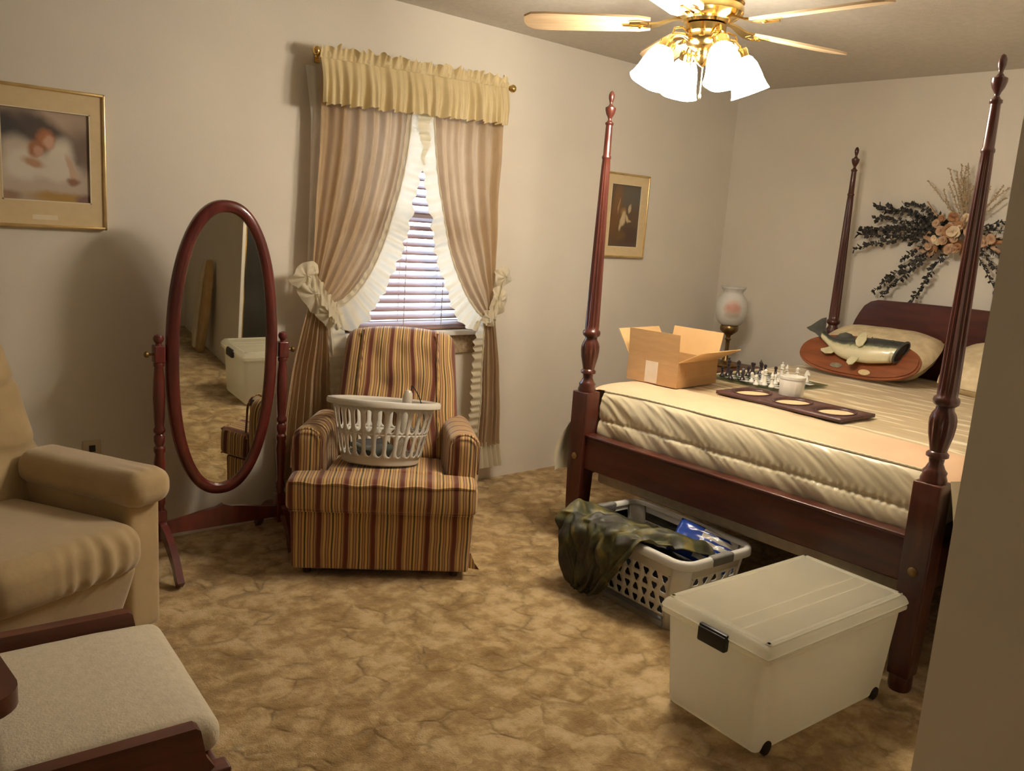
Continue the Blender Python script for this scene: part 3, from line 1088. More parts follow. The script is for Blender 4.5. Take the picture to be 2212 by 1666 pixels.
piece('queen', 'white', 3.811, -1.435, 'tall white piece with flared crown directly above the candle jar')
piece('knight', 'white', 3.900, -1.437, 'white knight alone at the right corner of the chessboard', R(100))
piece('king', 'black', 3.640, -1.152, 'black king at the far left of the board beside the box flap')
piece('queen', 'black', 3.690, -1.176, 'black queen, tallest dark piece beside the black knight')
piece('knight', 'black', 3.604, -1.262, 'black knight at the near edge of the chessboard', R(200))
piece('rook', 'black', 3.830, -1.171, 'broad black rook at the back of the board')
piece('bishop', 'black', 3.875, -1.187, 'slim black bishop right of the black rook')

# mounted fish on an oval plaque, leaning on the pillow
FX, FY, FZ = 4.335, -1.435, ZB + .004
mf = thing('mounted_fish', 'mounted largemouth bass on an oval rust wood plaque leaning on the pillow', 'mounted fish', (FX, FY, FZ), rot=(0, 0, 0))
# local frame: plaque plane tilted back; a = along bed width (image left is +y), h = up the plaque
TL = R(38)
PM = RY(TL) @ Matrix(((0, 0, -1, 0), (-1, 0, 0, 0), (0, 1, 0, 0), (0, 0, 0, 1)))
# PM maps plaque coords (a right in image, h up, d toward viewer) to local xyz
PA, PH = .335, .128
out = []
for k in range(56):
    a = 2 * PI * k / 56
    e_ = 2.35
    out.append((PA * math.copysign(abs(math.cos(a)) ** (2 / e_), math.cos(a)), PH + PH * math.copysign(abs(math.sin(a)) ** (2 / e_), math.sin(a))))
b = MB()
b.prism(out, 0, .012, 'z', PM)
b.prism([(a * .965, PH + (h - PH) * .92) for a, h in out], .0119, .020, 'z', PM)
b.build('plaque', 'plaque_wood', mf, smooth=30)
nb, ns = 26, 20
spine = []
b = MB()


def fish_c(t):
    """t 0 tail .. 1 mouth -> centre (a,h), half height, half thickness, depth off plaque"""
    a = lerp(-.235, .225, t)
    h = .158 + .062 * max(0, (.42 - t) / .42) ** 1.8 - .020 * math.sin(t * PI) + .012 * t
    hh = interp([(0, .024), (.12, .028), (.3, .054), (.5, .072), (.7, .076), (.88, .068), (1, .062)], t)
    th = hh * .62
    dd = .024 + th * .75
    return a, h, hh, th, dd


def fish_pt(u, v):
    a, h, hh, th, dd = fish_c(v)
    an = 2 * PI * u
    cut = .030 * math.sin(an) if v > .97 else 0
    return PM @ Vector((a + cut * .6, h + hh * math.sin(an), dd + th * math.cos(an)))


b.grid(fish_pt, 32, 36)
fuv = {}
fb = MB()
vs = []
body = b.build('fish_body', None, mf, smooth=180)
body.data.materials.append(MATS['fish_skin'])
me = body.data
uvl = me.uv_layers.new(name='UVMap')
for lp in me.loops:
    k = lp.vertex_index
    u, v = (k % 33) / 32, (k // 33) / 36
    uvl.data[lp.index].uv = (v, .5 + .5 * math.sin(2 * PI * u))
# mouth: dark bowl set in the open end, with a jaw ring
a, h, hh, th, dd = fish_c(1.0)
rim = [PM @ Vector((a + .006 + .018 * math.sin(2 * PI * k / 28), h + hh * .99 * math.sin(2 * PI * k / 28), dd + th * .99 * math.cos(2 * PI * k / 28))) for k in range(28)]
MB().tube(rim, .0065, 8, closed=True).build('jaw', 'fish_dark', mf)


def gullet(u, v):
    an = 2 * PI * u
    s_ = 1 - v
    return PM @ Vector((a - .05 * math.sin(v * PI / 2) + .018 * math.sin(an) * s_, h + hh * .97 * s_ * math.sin(an), dd + th * .97 * s_ * math.cos(an)))


MB().grid(gullet, 28, 8).build('mouth', 'fish_mouth', mf, smooth=180)


def fin(pts, d0, name, mtl, thick=.005):
    b = MB()
    b.prism(pts, d0, d0 + thick, 'z', PM)
    return b.build(name, mtl, mf, smooth=0)


fin([(-.222, .205), (-.215, .230), (-.235, .262), (-.250, .300), (-.262, .330), (-.285, .318), (-.305, .292), (-.325, .262), (-.345, .245), (-.320, .232), (-.285, .222), (-.255, .205), (-.240, .190)], .036, 'tail_fin', 'fish_dark', .006)
fin([(-.150, .205), (-.135, .232), (-.105, .246), (-.070, .240), (-.045, .222), (-.055, .205)], .045, 'rear_dorsal_fin', 'fish_dark')
fin([(.02, .212), (.03, .226), (.045, .224), (.052, .238), (.060, .226), (.078, .222), (.085, .206)], .052, 'front_dorsal_fin', 'fish_dark')
fin([(.022, .135), (.008, .160), (.010, .190), (.024, .214), (.040, .222), (.054, .205), (.062, .175), (.058, .140), (.040, .125)], .114, 'side_fin', 'fish_pale', .006)
fin([(.012, .090), (-.006, .060), (-.004, .042), (.014, .030), (.032, .036), (.044, .062), (.050, .092)], .078, 'belly_fin', 'fish_pale')
fin([(-.140, .150), (-.170, .128), (-.195, .118), (-.190, .105), (-.160, .092), (-.125, .098), (-.105, .122)], .048, 'anal_fin', 'fish_pale')
MB().lathe([(.007, 0), (.006, .004), (.001, .007)], 12, PM @ T(.185, .205, .092)).build('eye', 'fish_mouth', mf)
for (ca, ch, ra, rh, mtl) in ((-.085, .048, .034, .015, 'plate_metal'), (.080, .034, .032, .017, 'plate_cream')):
    MB().prism([(ca + ra * math.cos(2 * PI * k / 24), ch + rh * math.sin(2 * PI * k / 24)) for k in range(24)], .0195, .023, 'z', PM).build('name_plate', mtl, mf, smooth=30)

# ================================================================== NIGHTSTAND AND LAMP
ns_ = thing('nightstand', 'dark wood nightstand in the corner behind the bed, under the lamp', 'nightstand', (4.75, -.37, 0))
MB().rbox(-.22, .22, -.2, .2, .08, .60, .006, k=2).build('body', 'nightstand_wood', ns_)
MB().rbox(-.24, .24, -.22, .22, .60, .625, .008, k=2).build('top', 'nightstand_wood', ns_)
for z in (.13, .36):
    d_ = MB().rbox(-.232, -.219, -.17, .17, z, z + .2, .005, k=1).build('drawer', 'nightstand_wood', ns_)
    MB().lathe([(.006, 0), (.006, .012), (.013, .018), (.001, .024)], 12, T(-.231, 0, z + .1) @ RY(-PI / 2)).build('knob', 'old_brass', d_)
for sx in (-.19, .19):
    for sy in (-.17, .17):
        MB().lathe([(.014, 0), (.022, .08)], 12, T(sx, sy, 0)).build('leg', 'nightstand_wood', ns_)
print_mat('globe_paint', (0.66, 0.645, 0.60), [(-.10, .385, .05, .048, 0, (0.62, 0.38, 0.30), .5), (-.10, .392, .04, .022, 0, (0.57, 0.31, 0.24), .7),
                                             (-.10, .345, .03, .016, 25, (0.50, 0.45, 0.36), .6)], warp=.012, wscale=40, ydepth=.045)
lp_ = thing('hurricane_lamp', 'brass table lamp with rose-painted white glass globe in the room corner', 'lamp', (4.75, -.375, .626), R(40))
MB().lathe([(.075, 0), (.08, .008), (.07, .02), (.03, .035), (.016, .06), (.013, .12), (.014, .17), (.022, .18), (.014, .19), (.018, .205), (.042, .222), (.058, .238), (.060, .256), (.056, .268), (.045, .272)], 28).build('base', 'old_brass', lp_)
MB().tube([(.05, 0, .24), (.075, -.01, .242), (.088, -.012, .243)], .003, 6).build('switch_key', 'old_brass', lp_)
MB().lathe([(.045, .268), (.070, .283), (.092, .315), (.102, .355), (.102, .395), (.092, .435), (.072, .465), (.062, .478), (.062, .492), (.074, .51), (.082, .522)], 36, cap=False).build('globe', 'globe_paint', lp_, solid=.003)

# ================================================================== WALL PICTURES
print_mat('print_beach', (0.36, 0.27, 0.20), [
    (-.05, .135, .26, .055, 16, (0.46, 0.35, 0.26), .5), (-.16, .080, .14, .075, 8, (0.055, 0.05, 0.05), .35), (.015, .065, .15, .050, 38, (0.085, 0.065, 0.055), .45), (.16, .02, .10, .06, 50, (0.17, 0.115, 0.085), .6),
    (-.06, -.085, .23, .07, 4, (0.50, 0.42, 0.33), .5), (-.09, .010, .060, .050, 30, (0.56, 0.48, 0.39), .5), (-.075, -.035, .065, .055, -25, (0.68, 0.63, 0.53), .4), (.045, -.010, .045, .075, 8, (0.68, 0.62, 0.51), .4), (.02, -.045, .075, .040, 0, (0.66, 0.60, 0.50), .4),
    (.0, .060, .030, .034, 0, (0.42, 0.17, 0.075), .4), (.008, .052, .020, .024, 0, (0.60, 0.36, 0.25), .4), (-.035, .022, .026, .030, 30, (0.36, 0.15, 0.07), .4), (-.028, .015, .016, .018, 0, (0.54, 0.32, 0.22), .4),
    (.085, -.045, .012, .055, -14, (0.55, 0.38, 0.27), .4), (.09, -.085, .02, .014, 0, (0.26, 0.13, 0.08), .5), (-.045, -.025, .035, .016, 15, (0.46, 0.27, 0.16), .5),
    (.06, -.152, .11, .022, 5, (0.40, 0.24, 0.065), .5), (-.14, -.150, .05, .02, 0, (0.30, 0.19, 0.12), .5), (.13, -.155, .03, .02, 0, (0.20, 0.11, 0.09), .5)], warp=.012, wscale=22)
print_mat('print_forest', (0.115, 0.075, 0.045), [
    (.06, .12, .14, .07, 0, (0.125, 0.11, 0.088), .6), (-.07, .06, .04, .12, 6, (0.20, 0.105, 0.045), .6), (-.09, -.06, .05, .08, 0, (0.17, 0.085, 0.03), .6), (.06, -.12, .12, .06, 0, (0.085, 0.05, 0.035), .6),
    (-.055, .06, .007, .040, 10, (0.42, 0.26, 0.13), .5), (-.01, .022, .026, .028, 0, (0.30, 0.17, 0.07), .5), (.045, .045, .012, .026, 8, (0.50, 0.40, 0.26), .4), (-.005, .000, .018, .030, 12, (0.52, 0.41, 0.23), .4), (-.012, -.030, .022, .034, 20, (0.58, 0.47, 0.28), .4),
    (.028, -.015, .010, .024, -25, (0.54, 0.43, 0.25), .4), (-.030, -.065, .012, .028, 12, (0.52, 0.42, 0.25), .4), (.05, -.028, .016, .008, 20, (0.46, 0.36, 0.2), .4), (-.03, -.12, .05, .03, 0, (0.15, 0.085, 0.03), .6)], warp=.012, wscale=22)


def picture(label, xc, zc, w, h, pw, ph, pm, pz=0, plate=False):
    t = thing('framed_picture', label, 'picture', (xc, -.004, zc))
    rw = .012
    b = MB()
    for sx in (-1, 1):
        b.rbox(sx * w / 2, sx * (w / 2 - rw), -.024, 0, -h / 2, h / 2, .004, k=2)
    for sz in (-1, 1):
        b.rbox(-w / 2, w / 2, -.024, 0, sz * h / 2, sz * (h / 2 - rw), .004, k=2)
    b.build('frame', 'gold_frame', t)
    b = MB()
    iw, ih = pw / 2 + .004, ph / 2 + .004
    b.box(-w / 2 + .008, -iw, -.016, -.006, -h / 2 + .008, h / 2 - .008).box(iw, w / 2 - .008, -.016, -.006, -h / 2 + .008, h / 2 - .008)
    b.box(-iw, iw, -.016, -.006, ih + pz, h / 2 - .008).box(-iw, iw, -.016, -.006, -h / 2 + .008, -ih + pz)
    b.build('mat_board', 'mat_board', t, smooth=0)
    b = MB()
    for sx in (-1, 1):
        b.box(sx * iw, sx * (iw - .004), -.0165, -.010, -ih + pz, ih + pz)
    for sz in (-1, 1):
        b.box(-iw, iw, -.0165, -.010, sz * ih + pz, sz * (ih - .004) + pz)
    b.build('mat_bevel', 'mat_bevel', t, smooth=0)
    pr = MB().box(-iw, iw, -.009, -.005, -ih, ih).build('print', pm, t, smooth=0, loc=(0, 0, pz))
    if plate:
        MB().box(-.055, .03, -.017, -.0155, -h / 2 + .03, -h / 2 + .047).build('title_plate', 'mat_bevel', t, smooth=0)


picture('gold framed print of two small figures in white on a beach, above the recliner', .822, 1.573, .408, .506, .292, .322, 'print_beach', .008, True)
picture('gold framed dark woodland print behind the left foot post of the bed', 4.032, 1.547, .408, .508, .268, .372, 'print_forest', .0)

# ================================================================== CURTAINS
def sheet(col_fn, nc, nr):
    """col_fn(s, t) -> xyz ; s across, t down"""
    return MB().grid(col_fn, nc, nr)


rod = thing('curtain_rod', 'brass curtain rod with round finials above the window', 'curtain rod', (2.42, -.11, 2.125))
MB().tube([(-.545, 0, 0), (.535, 0, .010)], .008, 10).build('pole', 'old_brass', rod)
for sx, z in ((-.555, 0), (.555, .010)):
    MB().lathe([(.008, -.022), (.012, -.018), (.008, -.014), (.016, -.008), (.021, .004), (.018, .014), (.010, .020), (.001, .022)], 18, T(sx, 0, z) @ RY(math.copysign(PI / 2, sx))).build('finial', 'brass', rod)
for sx in (-.50, .50):
    MB().box(sx - .006, sx + .006, 0, .108, -.012, -.004).box(sx - .012, sx + .012, .102, .108, -.03, .02).build('bracket', 'brass', rod, smooth=0)

# valance: header ruffle + gathered skirt
va = thing('valance', 'gathered cream satin valance with ruffled header across the curtain top', 'valance', (0, 0, 0))


def vfold(x, k=1.0):
    return math.sin(x * 92 + 5.5 * N(x * 7, 0, 0)) * .55 + .40 * math.sin(x * 171 + 3 * N(x * 9, 2, 0)) + .9 * N(x * 21, 3.1, 0)


def vskirt(u, v):
    x = lerp(1.868, 2.945, u)
    zt = lerp(2.098, 2.128, u)
    zb = lerp(1.908, 1.948, u) + .006 * vfold(x)
    z = lerp(zt, zb, v)
    bul = .014 + .024 * math.sin(min(1, v * 1.3) * PI * .6)
    y = -.122 - bul - vfold(x + .03 * v * N(x * 9, 1, 1)) * (.006 + .018 * v)
    e = 1 - u
    if e < .012:
        y = lerp(-.03, y, math.sin(e / .012 * PI / 2))
    return (x, y, z)


MB().grid(vskirt, 300, 14).build('skirt', 'valance_cloth', va, smooth=180)


def vhead(u, v):
    x = lerp(1.868, 2.93, u)
    z0 = lerp(2.100, 2.130, u)
    z = z0 + v * (.052 + .012 * vfold(x * 1.3))
    y = -.128 + vfold(x * 1.15 + .2) * (.003 + .018 * v) - .010 * v
    return (x, y, z)


MB().grid(vhead, 260, 6).build('header_ruffle', 'valance_cloth', va, smooth=180)


def casing(u, v):
    x = lerp(1.868, 2.94, u)
    z0 = lerp(2.115, 2.144, u)
    a = v * 2 * PI
    return (x, -.112 - .017 * math.cos(a) - .004 * vfold(x * 1.5) * math.cos(a), z0 + .020 * math.sin(a))


MB().grid(casing, 260, 10).build('rod_pocket', 'valance_cloth', va, smooth=180)


def make_curtain(name, label, top_out, top_in, edge_ctl, tie_out, tie_in, bot_out, bot_in, zb, nfold, seed, ruf_w, sgn, hemz):
    """drape gathered on the rod, swept to a tie and falling free below it. s=0 outer edge, s=1 inner edge"""
    t = thing(name, label, 'curtain', (0, 0, 0))
    ZTOP = 2.10
    tsplit = .56

    def xz(s, q):
        x0 = lerp(top_out, top_in, s)
        xt = lerp(tie_out[0], tie_in[0], s)
        zt = lerp(tie_out[1], tie_in[1], s)
        if q < tsplit:
            k = q / tsplit
            s2 = s ** 1.3
            c1 = Vector((lerp(x0, edge_ctl[0][0], s2), lerp(1.7, edge_ctl[0][1], s2)))
            c2 = Vector((lerp(xt, edge_ctl[1][0], s2), lerp(zt + .3, edge_ctl[1][1], s2)))
            p_ = bez(Vector((x0, ZTOP)), c1, c2, Vector((xt, zt)), k)
            return p_.x, p_.y
        k = (q - tsplit) / (1 - tsplit)
        xb = lerp(bot_out, bot_in, s)
        e_ = 1 - (1 - k) ** 2
        return lerp(xt, xb, e_), lerp(zt, zb, k)

    def fn(s, q):
        x, z = xz(s, q)
        ph = 2 * PI * nfold * s + seed
        amp = interp([(0, .018), (.25, .020), (.48, .014), (.56, .007), (.66, .016), (1, .026)], q)
        y = -.085 - amp * (math.sin(ph + .8 * N(s * 5, q * 2, seed)) + .35 * math.sin(ph * 2.3 + q * 2)) + .010 * N(x * 7, z * 5, seed)
        y -= .028 * max(0, 1 - abs(q - .50) / .25) * (1 - abs(s - .6))
        return (x, min(y, -.030), z)
    MB().grid(fn, 120, 84).build('panel', 'drape', t, smooth=180)
    # ruffle sewn along the inner edge
    def ruf(v, q):
        x, z = xz(1.0, q)
        x2, z2 = xz(1.0, min(1, q + .01))
        x1, z1 = xz(1.0, max(0, q - .01))
        d = Vector((x2 - x1, z2 - z1))
        if d.length < 1e-6:
            d = Vector((0, -1))
        d.normalize()
        nrm = Vector((-d.y, d.x)) * sgn
        wv = ruf_w * interp([(0, 1.0), (.08, 1.0), (.14, .92), (.21, .88), (.36, 1.0), (.47, 1.25), (.54, 1.0), (.58, .5), (.65, .7), (.9, .75), (1, .7)], q) * (1 + .05 * math.sin(q * 150) + .16 * N(q * 22, seed, 0))
        y0 = fn(1.0, q)[1]
        wave = math.sin(q * 250 + 3.5 * N(q * 14, seed, 2)) * .55 + .5 * N(q * 60, seed, 4)
        vv = v * 1.16 - .16                          # sewn under the drape edge
        return (x + nrm.x * wv * vv, min(y0 - .010 + .012 * max(0, -vv) * 6 + wave * (.003 + .014 * v), -.026), z + nrm.y * wv * vv)
    MB().grid(ruf, 6, 420).build('edge_ruffle', 'cream_ruffle', t, smooth=180)
    # narrow heading stitched where ruffle meets drape
    pts = []
    for i in range(70):
        q = i / 69
        x, z = xz(1.0, q)
        pts.append((x, fn(1.0, q)[1] - .012, z))
    MB().tube(pts, [.004 + .0015 * math.sin(i * 2.4) for i in range(70)], 6).build('ruffle_heading', 'cream_ruffle', t)
    # hem ruffle
    xb0, xb1 = sorted((bot_out, bot_in))

    def hem(u, v):
        x = lerp(xb0 - .01, xb1 + .03, u)
        wv = math.sin(u * 41 + seed) * .6 + .4 * math.sin(u * 77)
        return (x + .02 * v * wv, min(-.085 - wv * (.010 + .022 * v), -.03), lerp(zb + .012, hemz, v) + .008 * wv * v)
    MB().grid(hem, 90, 8).build('hem_ruffle', 'cream_ruffle', t, smooth=180)
    return t, fn


tl, lf = make_curtain('curtain', 'tan drape with cream ruffle tied back at the left of the window', 1.896, 2.375, ((2.36, 1.55), (2.20, 1.06)),
                      (1.868, 1.085), (1.950, 1.005), 1.735, 2.000, .20, 6.0, .7, .112, 1, .06)
tr_, rf = make_curtain('curtain', 'tan drape with cream ruffle tied back at the right of the window', 2.943, 2.470, ((2.50, 1.65), (2.66, 1.02)),
                       (2.945, 1.065), (2.875, .955), 3.045, 2.890, .235, 5.0, 2.1, .092, -1, .10)


def tieback(parent, pa, pb, seed, wid, flip, lobes):
    """ruffled band that crosses the gathered drape plus the bow lobes at its outer end"""
    def band(u, v):
        x = lerp(pa[0], pb[0], u)
        z = lerp(pa[1], pb[1], u) - .03 * math.sin(u * PI)
        wv = math.sin(u * 24 + seed) * .6 + .4 * math.sin(u * 47)
        k = v - .5
        return (x + .014 * wv * k, -.145 - .022 * math.sin(u * PI) - abs(k) * .01 + wv * .012 * k, z + k * wid * (1 + .2 * wv))
    t = MB().grid(band, 40, 8).build('tieback', 'cream_ruffle', parent, smooth=180)
    for (cx, cz, rx, rz_, ang) in lobes:
        def lobe(u, v, cx=cx, cz=cz, rx=rx, rz_=rz_, ang=ang):
            a = u * 2 * PI
            rr = v
            px_ = rx * rr * math.cos(a) * (1 + .10 * math.sin(3 * a + seed))
            pz_ = rz_ * rr * math.sin(a) * (1 + .10 * math.sin(2 * a + seed))
            ca, sa = math.cos(ang), math.sin(ang)
            yy = -.135 - .022 * (1 - rr * rr) + .012 * rr * math.sin(5 * a + seed) * .8 + .004 * math.sin(9 * a + rr * 4)
            return (cx + px_ * ca - pz_ * sa, yy, cz + px_ * sa + pz_ * ca)
        MB().grid(lobe, 48, 8).build('bow', 'cream_ruffle', t, smooth=180, merge=True)


tieback(tl, (1.845, 1.165), (1.985, .985), .4, .085, 1, [(1.815, 1.165, .075, .052, R(35)), (1.855, 1.085, .062, .095, R(28)), (1.930, 1.000, .055, .075, R(35))])
tieback(tr_, (2.965, 1.12), (2.865, .955), 1.9, .075, -1, [(2.975, 1.175, .052, .060, R(20)), (2.955, 1.045, .055, .085, R(-10)), (2.895, .950, .05, .045, R(-20))])
# white lining strip that shows beside the drape at the outer left
ln_ = MB().grid(lambda u, v: (1.842 + .028 * min(1, v * 4) + .055 * u, -.050 - .010 * math.sin(u * 5 + v * 3), lerp(2.07, 1.22, v)), 10, 30).build('lining', 'lining', tl, smooth=180)

# wooden blind
bl = thing('window_blind', 'horizontal wooden blind glowing with daylight in the window', 'blind', (0, 0, 0))
MB().rbox(WX0 + .01, WX1 - .01, -.045, .02, 1.965, 2.015, .005, k=1).build('head_rail', 'blind_slat', bl)
ns2 = 26
slat_me = None
for i in range(ns2):
    z = .912 + i * .0405
    if slat_me is None:
        def sl(u, v):
            a = (v - .5) * .052
            return (lerp(WX0 + .012, WX1 - .012, u), a, .0022 * (1 - (2 * v - 1) ** 2))
        so = MB().grid(sl, 2, 6).build('slat', 'blind_slat', bl, smooth=180, solid=.0025)
        slat_me = so.data
    else:
        so = bpy.data.objects.new('slat', slat_me)
        C.objects.link(so)
        so.parent = bl
        md = so.modifiers.new('thickness', 'SOLIDIFY')
        md.thickness = .0025
        md.offset = 0
    so.location = (0, .002, z)
    so.rotation_euler.x = R(23)
MB().rbox(WX0 + .012, WX1 - .012, -.022, .026, .884, .898, .004, k=1).build('bottom_rail', 'blind_slat', bl)
for x in (2.17, 2.425, 2.66, 2.85):
    MB().tube([(x, -.026, .89), (x, -.026, 1.97)], .0022, 6).build('ladder_cord', 'blind_cord', bl)
    MB().tube([(x, .030, .89), (x, .030, 1.97)], .0022, 6).build('ladder_cord', 'blind_cord', bl)

# ================================================================== STRIPED ARMCHAIR
ac = thing('striped_armchair', 'rust and gold striped upholstered armchair with skirt below the window', 'armchair', (1.80, -.858, 0), math.atan2(-.5864, .81))


def uv_front(co, nrm):
    if abs(nrm.x) > .75:
        return (co.y, co.z)
    return (co.x + .36, co.z)


def uv_arm(co, nrm):
    if nrm.y < -.55:
        return (co.x + .36, co.z)
    return (co.y * 1.0, co.z + co.x)


SF = 'stripe_fabric'


def skirtfn(q):
    k = 1 - .03 * max(0, (.28 - q.z) / .25)
    return (q.x * k, q.y if q.y > .3 else q.y + .006 * N(q.x * 6, q.z * 5, 2), q.z)


MB().rbox(-.366, .366, .0, .66, .035, .285, .012, k=2, mid=5, fn=skirtfn).build('skirt_base', SF, ac, uv=uv_front)


def cushfn(q):
    t = max(0, 1 - (q.x / .40) ** 2)
    return (q.x, q.y - .012 * t * math.sin(max(0, min(1, (q.z - .28) / .14)) * PI), q.z + (.014 * t if q.z > .36 else 0) - (.13 * max(0, q.y - .09) if q.z > .36 else 0))


b = MB().rbox(-.380, .378, -.035, .125, .285, .412, .028, k=3, mid=6, fn=cushfn)
b.rbox(-.243, .243, .08, .60, .285, .420, .03, k=3, mid=5, fn=cushfn)
b.build('seat_cushion', SF, ac, uv=uv_front)
pts = [(lerp(-.366, .364, i / 30), -.030 - .012 * (1 - (2 * i / 30 - 1) ** 2), .404 + .004 * math.sin(i)) for i in range(31)]
MB().tube(pts, .006, 6).build('cushion_welt', SF, ac, uv=uv_front)
pts = [(lerp(-.366, .364, i / 30), -.026, .290) for i in range(31)]
MB().tube(pts, .005, 6).build('cushion_welt', SF, ac, uv=uv_front)
for sg in (-1, 1):
    def armfn(q, sg=sg):
        k = (q.y - .10) / .55
        x = q.x + sg * .012 * math.sin(max(0, (q.z - .3) / .3) * PI * .8)
        return (x - sg * .03 * max(0, k), q.y, q.z - .035 * max(0, k) * max(0, (q.z - .35) / .24))
    MB().rbox(sg * .245, sg * .378, .105, .66, .28, .590, .058, k=4, mid=4, fn=armfn).build('arm', SF, ac, uv=uv_arm)
    pts = []
    for i in range(25):
        a = PI * i / 24
        pts.append((sg * .3115 + .058 * math.cos(a), .112, .528 + .058 * math.sin(a)))
    pts = [(sg * .3115 + .060, .112, .42)] + pts + [(sg * .3115 - .060, .112, .42)]
    MB().tube([Vector(q) + Vector((sg * .008, 0, .002)) for q in pts], .005, 6).build('arm_welt', SF, ac, uv=uv_front)


def backfn(q):
    k = (q.z - .38) / .55
    hw = lerp(.292, .247, max(0, min(1, k)))
    x = q.x / .29 * hw
    crown = .030 * (1 - (q.x / .29) ** 2) * max(0, min(1, k * 1.6 - .6))
    y = q.y + .30 * k * .55
    if q.y < .56:                                  # front: soft tufts
        y -= .022 * (1 - (q.x / .29) ** 2)
        for (tx, tz) in ((-.13, .80), (.0, .82), (.13, .80), (-.07, .68), (.07, .68)):
            d2 = ((q.x - tx) / .035) ** 2 + ((q.z - tz) / .035) ** 2
            y += .020 * math.exp(-d2)
        y += .010 * N(q.x * 8, q.z * 8, 5)
    return (x + .022, y, q.z + crown)


def uv_back(co, nrm):
    k = max(0, min(1, (co.z - .38) / .55))
    return ((co.x - .022) / lerp(.292, .247, k) * .285 + .37 + .016 * N(co.x * 9, co.z * 5, 3), co.z)


MB().rbox(-.29, .29, .49, .62, .36, .915, .05, k=4, mid=22, fn=backfn).build('backrest', SF, ac, uv=uv_back)
for sx in (-.195, .195):
    pts = []
    for i in range(22):
        z = lerp(.47, .915, i / 21)
        q = backfn(Vector((sx, .49, z)))
        pts.append((q[0], q[1] - .004, q[2]))
    MB().tube(pts, [.0055 + .001 * math.sin(i * 2.2) for i in range(22)], 6).build('back_welt', SF, ac, uv=uv_front)
MB().prism([(.0, .10), (.0, .035), (.05, .030), (.028, .06), (.012, .10)], .05, .056, 'y', T(.355, 0, 0)).build('skirt_pleat', SF, ac, uv=uv_front, smooth=0)
for sx in (-.30, .30):
    for sy in (.06, .60):
        MB().lathe([(.016, 0), (.020, .036)], 12, T(sx, sy, 0)).build('leg', 'caster_dark', ac)

# ------------------------------------------------------------------ round laundry basket on the armchair
def chair_pt(x, y):
    a = math.atan2(-.5864, .81)
    return (1.80 + x * math.cos(a) - y * math.sin(a), -.858 + x * math.sin(a) + y * math.cos(a))


bxy = chair_pt(-.032, .262)
rb = thing('round_laundry_basket', 'round white slotted laundry basket sitting on the striped armchair seat', 'laundry basket', (bxy[0], bxy[1], .4155), rot=(R(-9.5), R(1.5), R(-36)))
NB, R0, R1, HB = 26, .163, .216, .262


def cone(u, z):
    r = lerp(R0, R1, z / HB)
    return (r * math.cos(u), r * math.sin(u), z)


def slot(hu, hv, rad_u):
    def f(a):
        # stadium in (u,v) with u measured in radians
        c, d = math.cos(a), math.sin(a)
        best = 1e9
        for e_ in range(1, 400):
            t = e_ * .0005
            uu, vv = abs(c * t), abs(d * t)
            lim = hv - rad_u * .19
            ov = max(0, vv - lim)
            if (uu / hu) ** 2 + (ov / (rad_u * .19)) ** 2 > 1:
                return t
        return .1
    return f


du = 2 * PI / NB
b = MB()
hole = slot(du * .30, .044, .11)
hole2 = slot(du * .30, .042, .11)
for i in range(NB):
    b.cell(i * du, (i + 1) * du, .034, .134, hole2, cone, na=20)
    b.cell(i * du, (i + 1) * du, .134, .240, hole, cone, na=20)
bw = b.build('slotted_wall', 'white_plastic', rb, merge=True, smooth=60)
md = bw.modifiers.new('thickness', 'SOLIDIFY')
md.thickness = .0035
md.offset = 0
MB().lathe([(.001, .0), (R0 - .012, .0), (R0 - .002, .006), (R0 + .004, .035), (R0 + .001, .035), (R0 - .006, .009), (.001, .004)], 52, cap=False).build('base', 'white_plastic', rb)
MB().lathe([(R1 - .009, .238), (R1 - .006, .262), (R1 + .006, .270), (R1 + .022, .268), (R1 + .026, .260), (R1 + .025, .246), (R1 + .021, .244), (R1 + .020, .258), (R1 + .004, .260), (R1 - .003, .239)], 64, cap=False).build('rim', 'white_plastic', rb)
# things inside the basket
c_ = chair_pt(.058, .30)
bt = thing('spray_bottle', 'tall pale silver bottle standing up out of the round laundry basket', 'bottle', (c_[0] - .01, c_[1], .425), rot=(0, R(6), 0))
MB().lathe([(.022, 0), (.024, .004), (.024, .20), (.020, .215)], 24).build('body', 'bottle_silver', bt)
MB().lathe([(.0215, .214), (.0215, .27), (.019, .288), (.012, .299), (.001, .302)], 24).build('cap', 'bottle_cap', bt)
c_ = chair_pt(-.035, .19)
hd = thing('hair_dryer', 'dark grey-green hair dryer lying in the bottom of the round basket', 'hair dryer', (c_[0], c_[1], .436), R(20))
MB().lathe([(.028, 0), (.033, .01), (.034, .07), (.026, .12), (.024, .15)], 20, T(-.07, 0, .038) @ RY(PI / 2)).build('barrel', 'grey_green_plastic', hd)
MB().rbox(-.014, .014, -.012, .012, 0, .11, .008, k=2, M=T(-.02, .02, .04) @ RX(R(-78))).build('handle', 'grey_green_plastic', hd)
c_ = chair_pt(.02, .165)
wt = thing('white_tube', 'white tube lying low in the round laundry basket', 'tube', (c_[0], c_[1], .455), rot=(0, R(-35), R(-36)))
MB().lathe([(.012, 0), (.017, .01), (.018, .08), (.014, .10), (.012, .13)], 18, RY(R(65))).build('body', 'chess_white', wt)
c_ = chair_pt(.10, .36)
cd = thing('power_cord', 'thin dark cord looping above the rim of the round basket', 'cord', (c_[0], c_[1], .42))
pts = []
for i in range(30):
    t = i / 29
    pts.append((-.035 + .07 * t + .012 * math.sin(t * 9), -.01 + .02 * math.sin(t * 5), .05 + .265 * math.sin(PI * min(1, t * 1.05)) ** .7))
MB().tube(pts, .0022, 6).build('cable', 'black_plastic', cd)
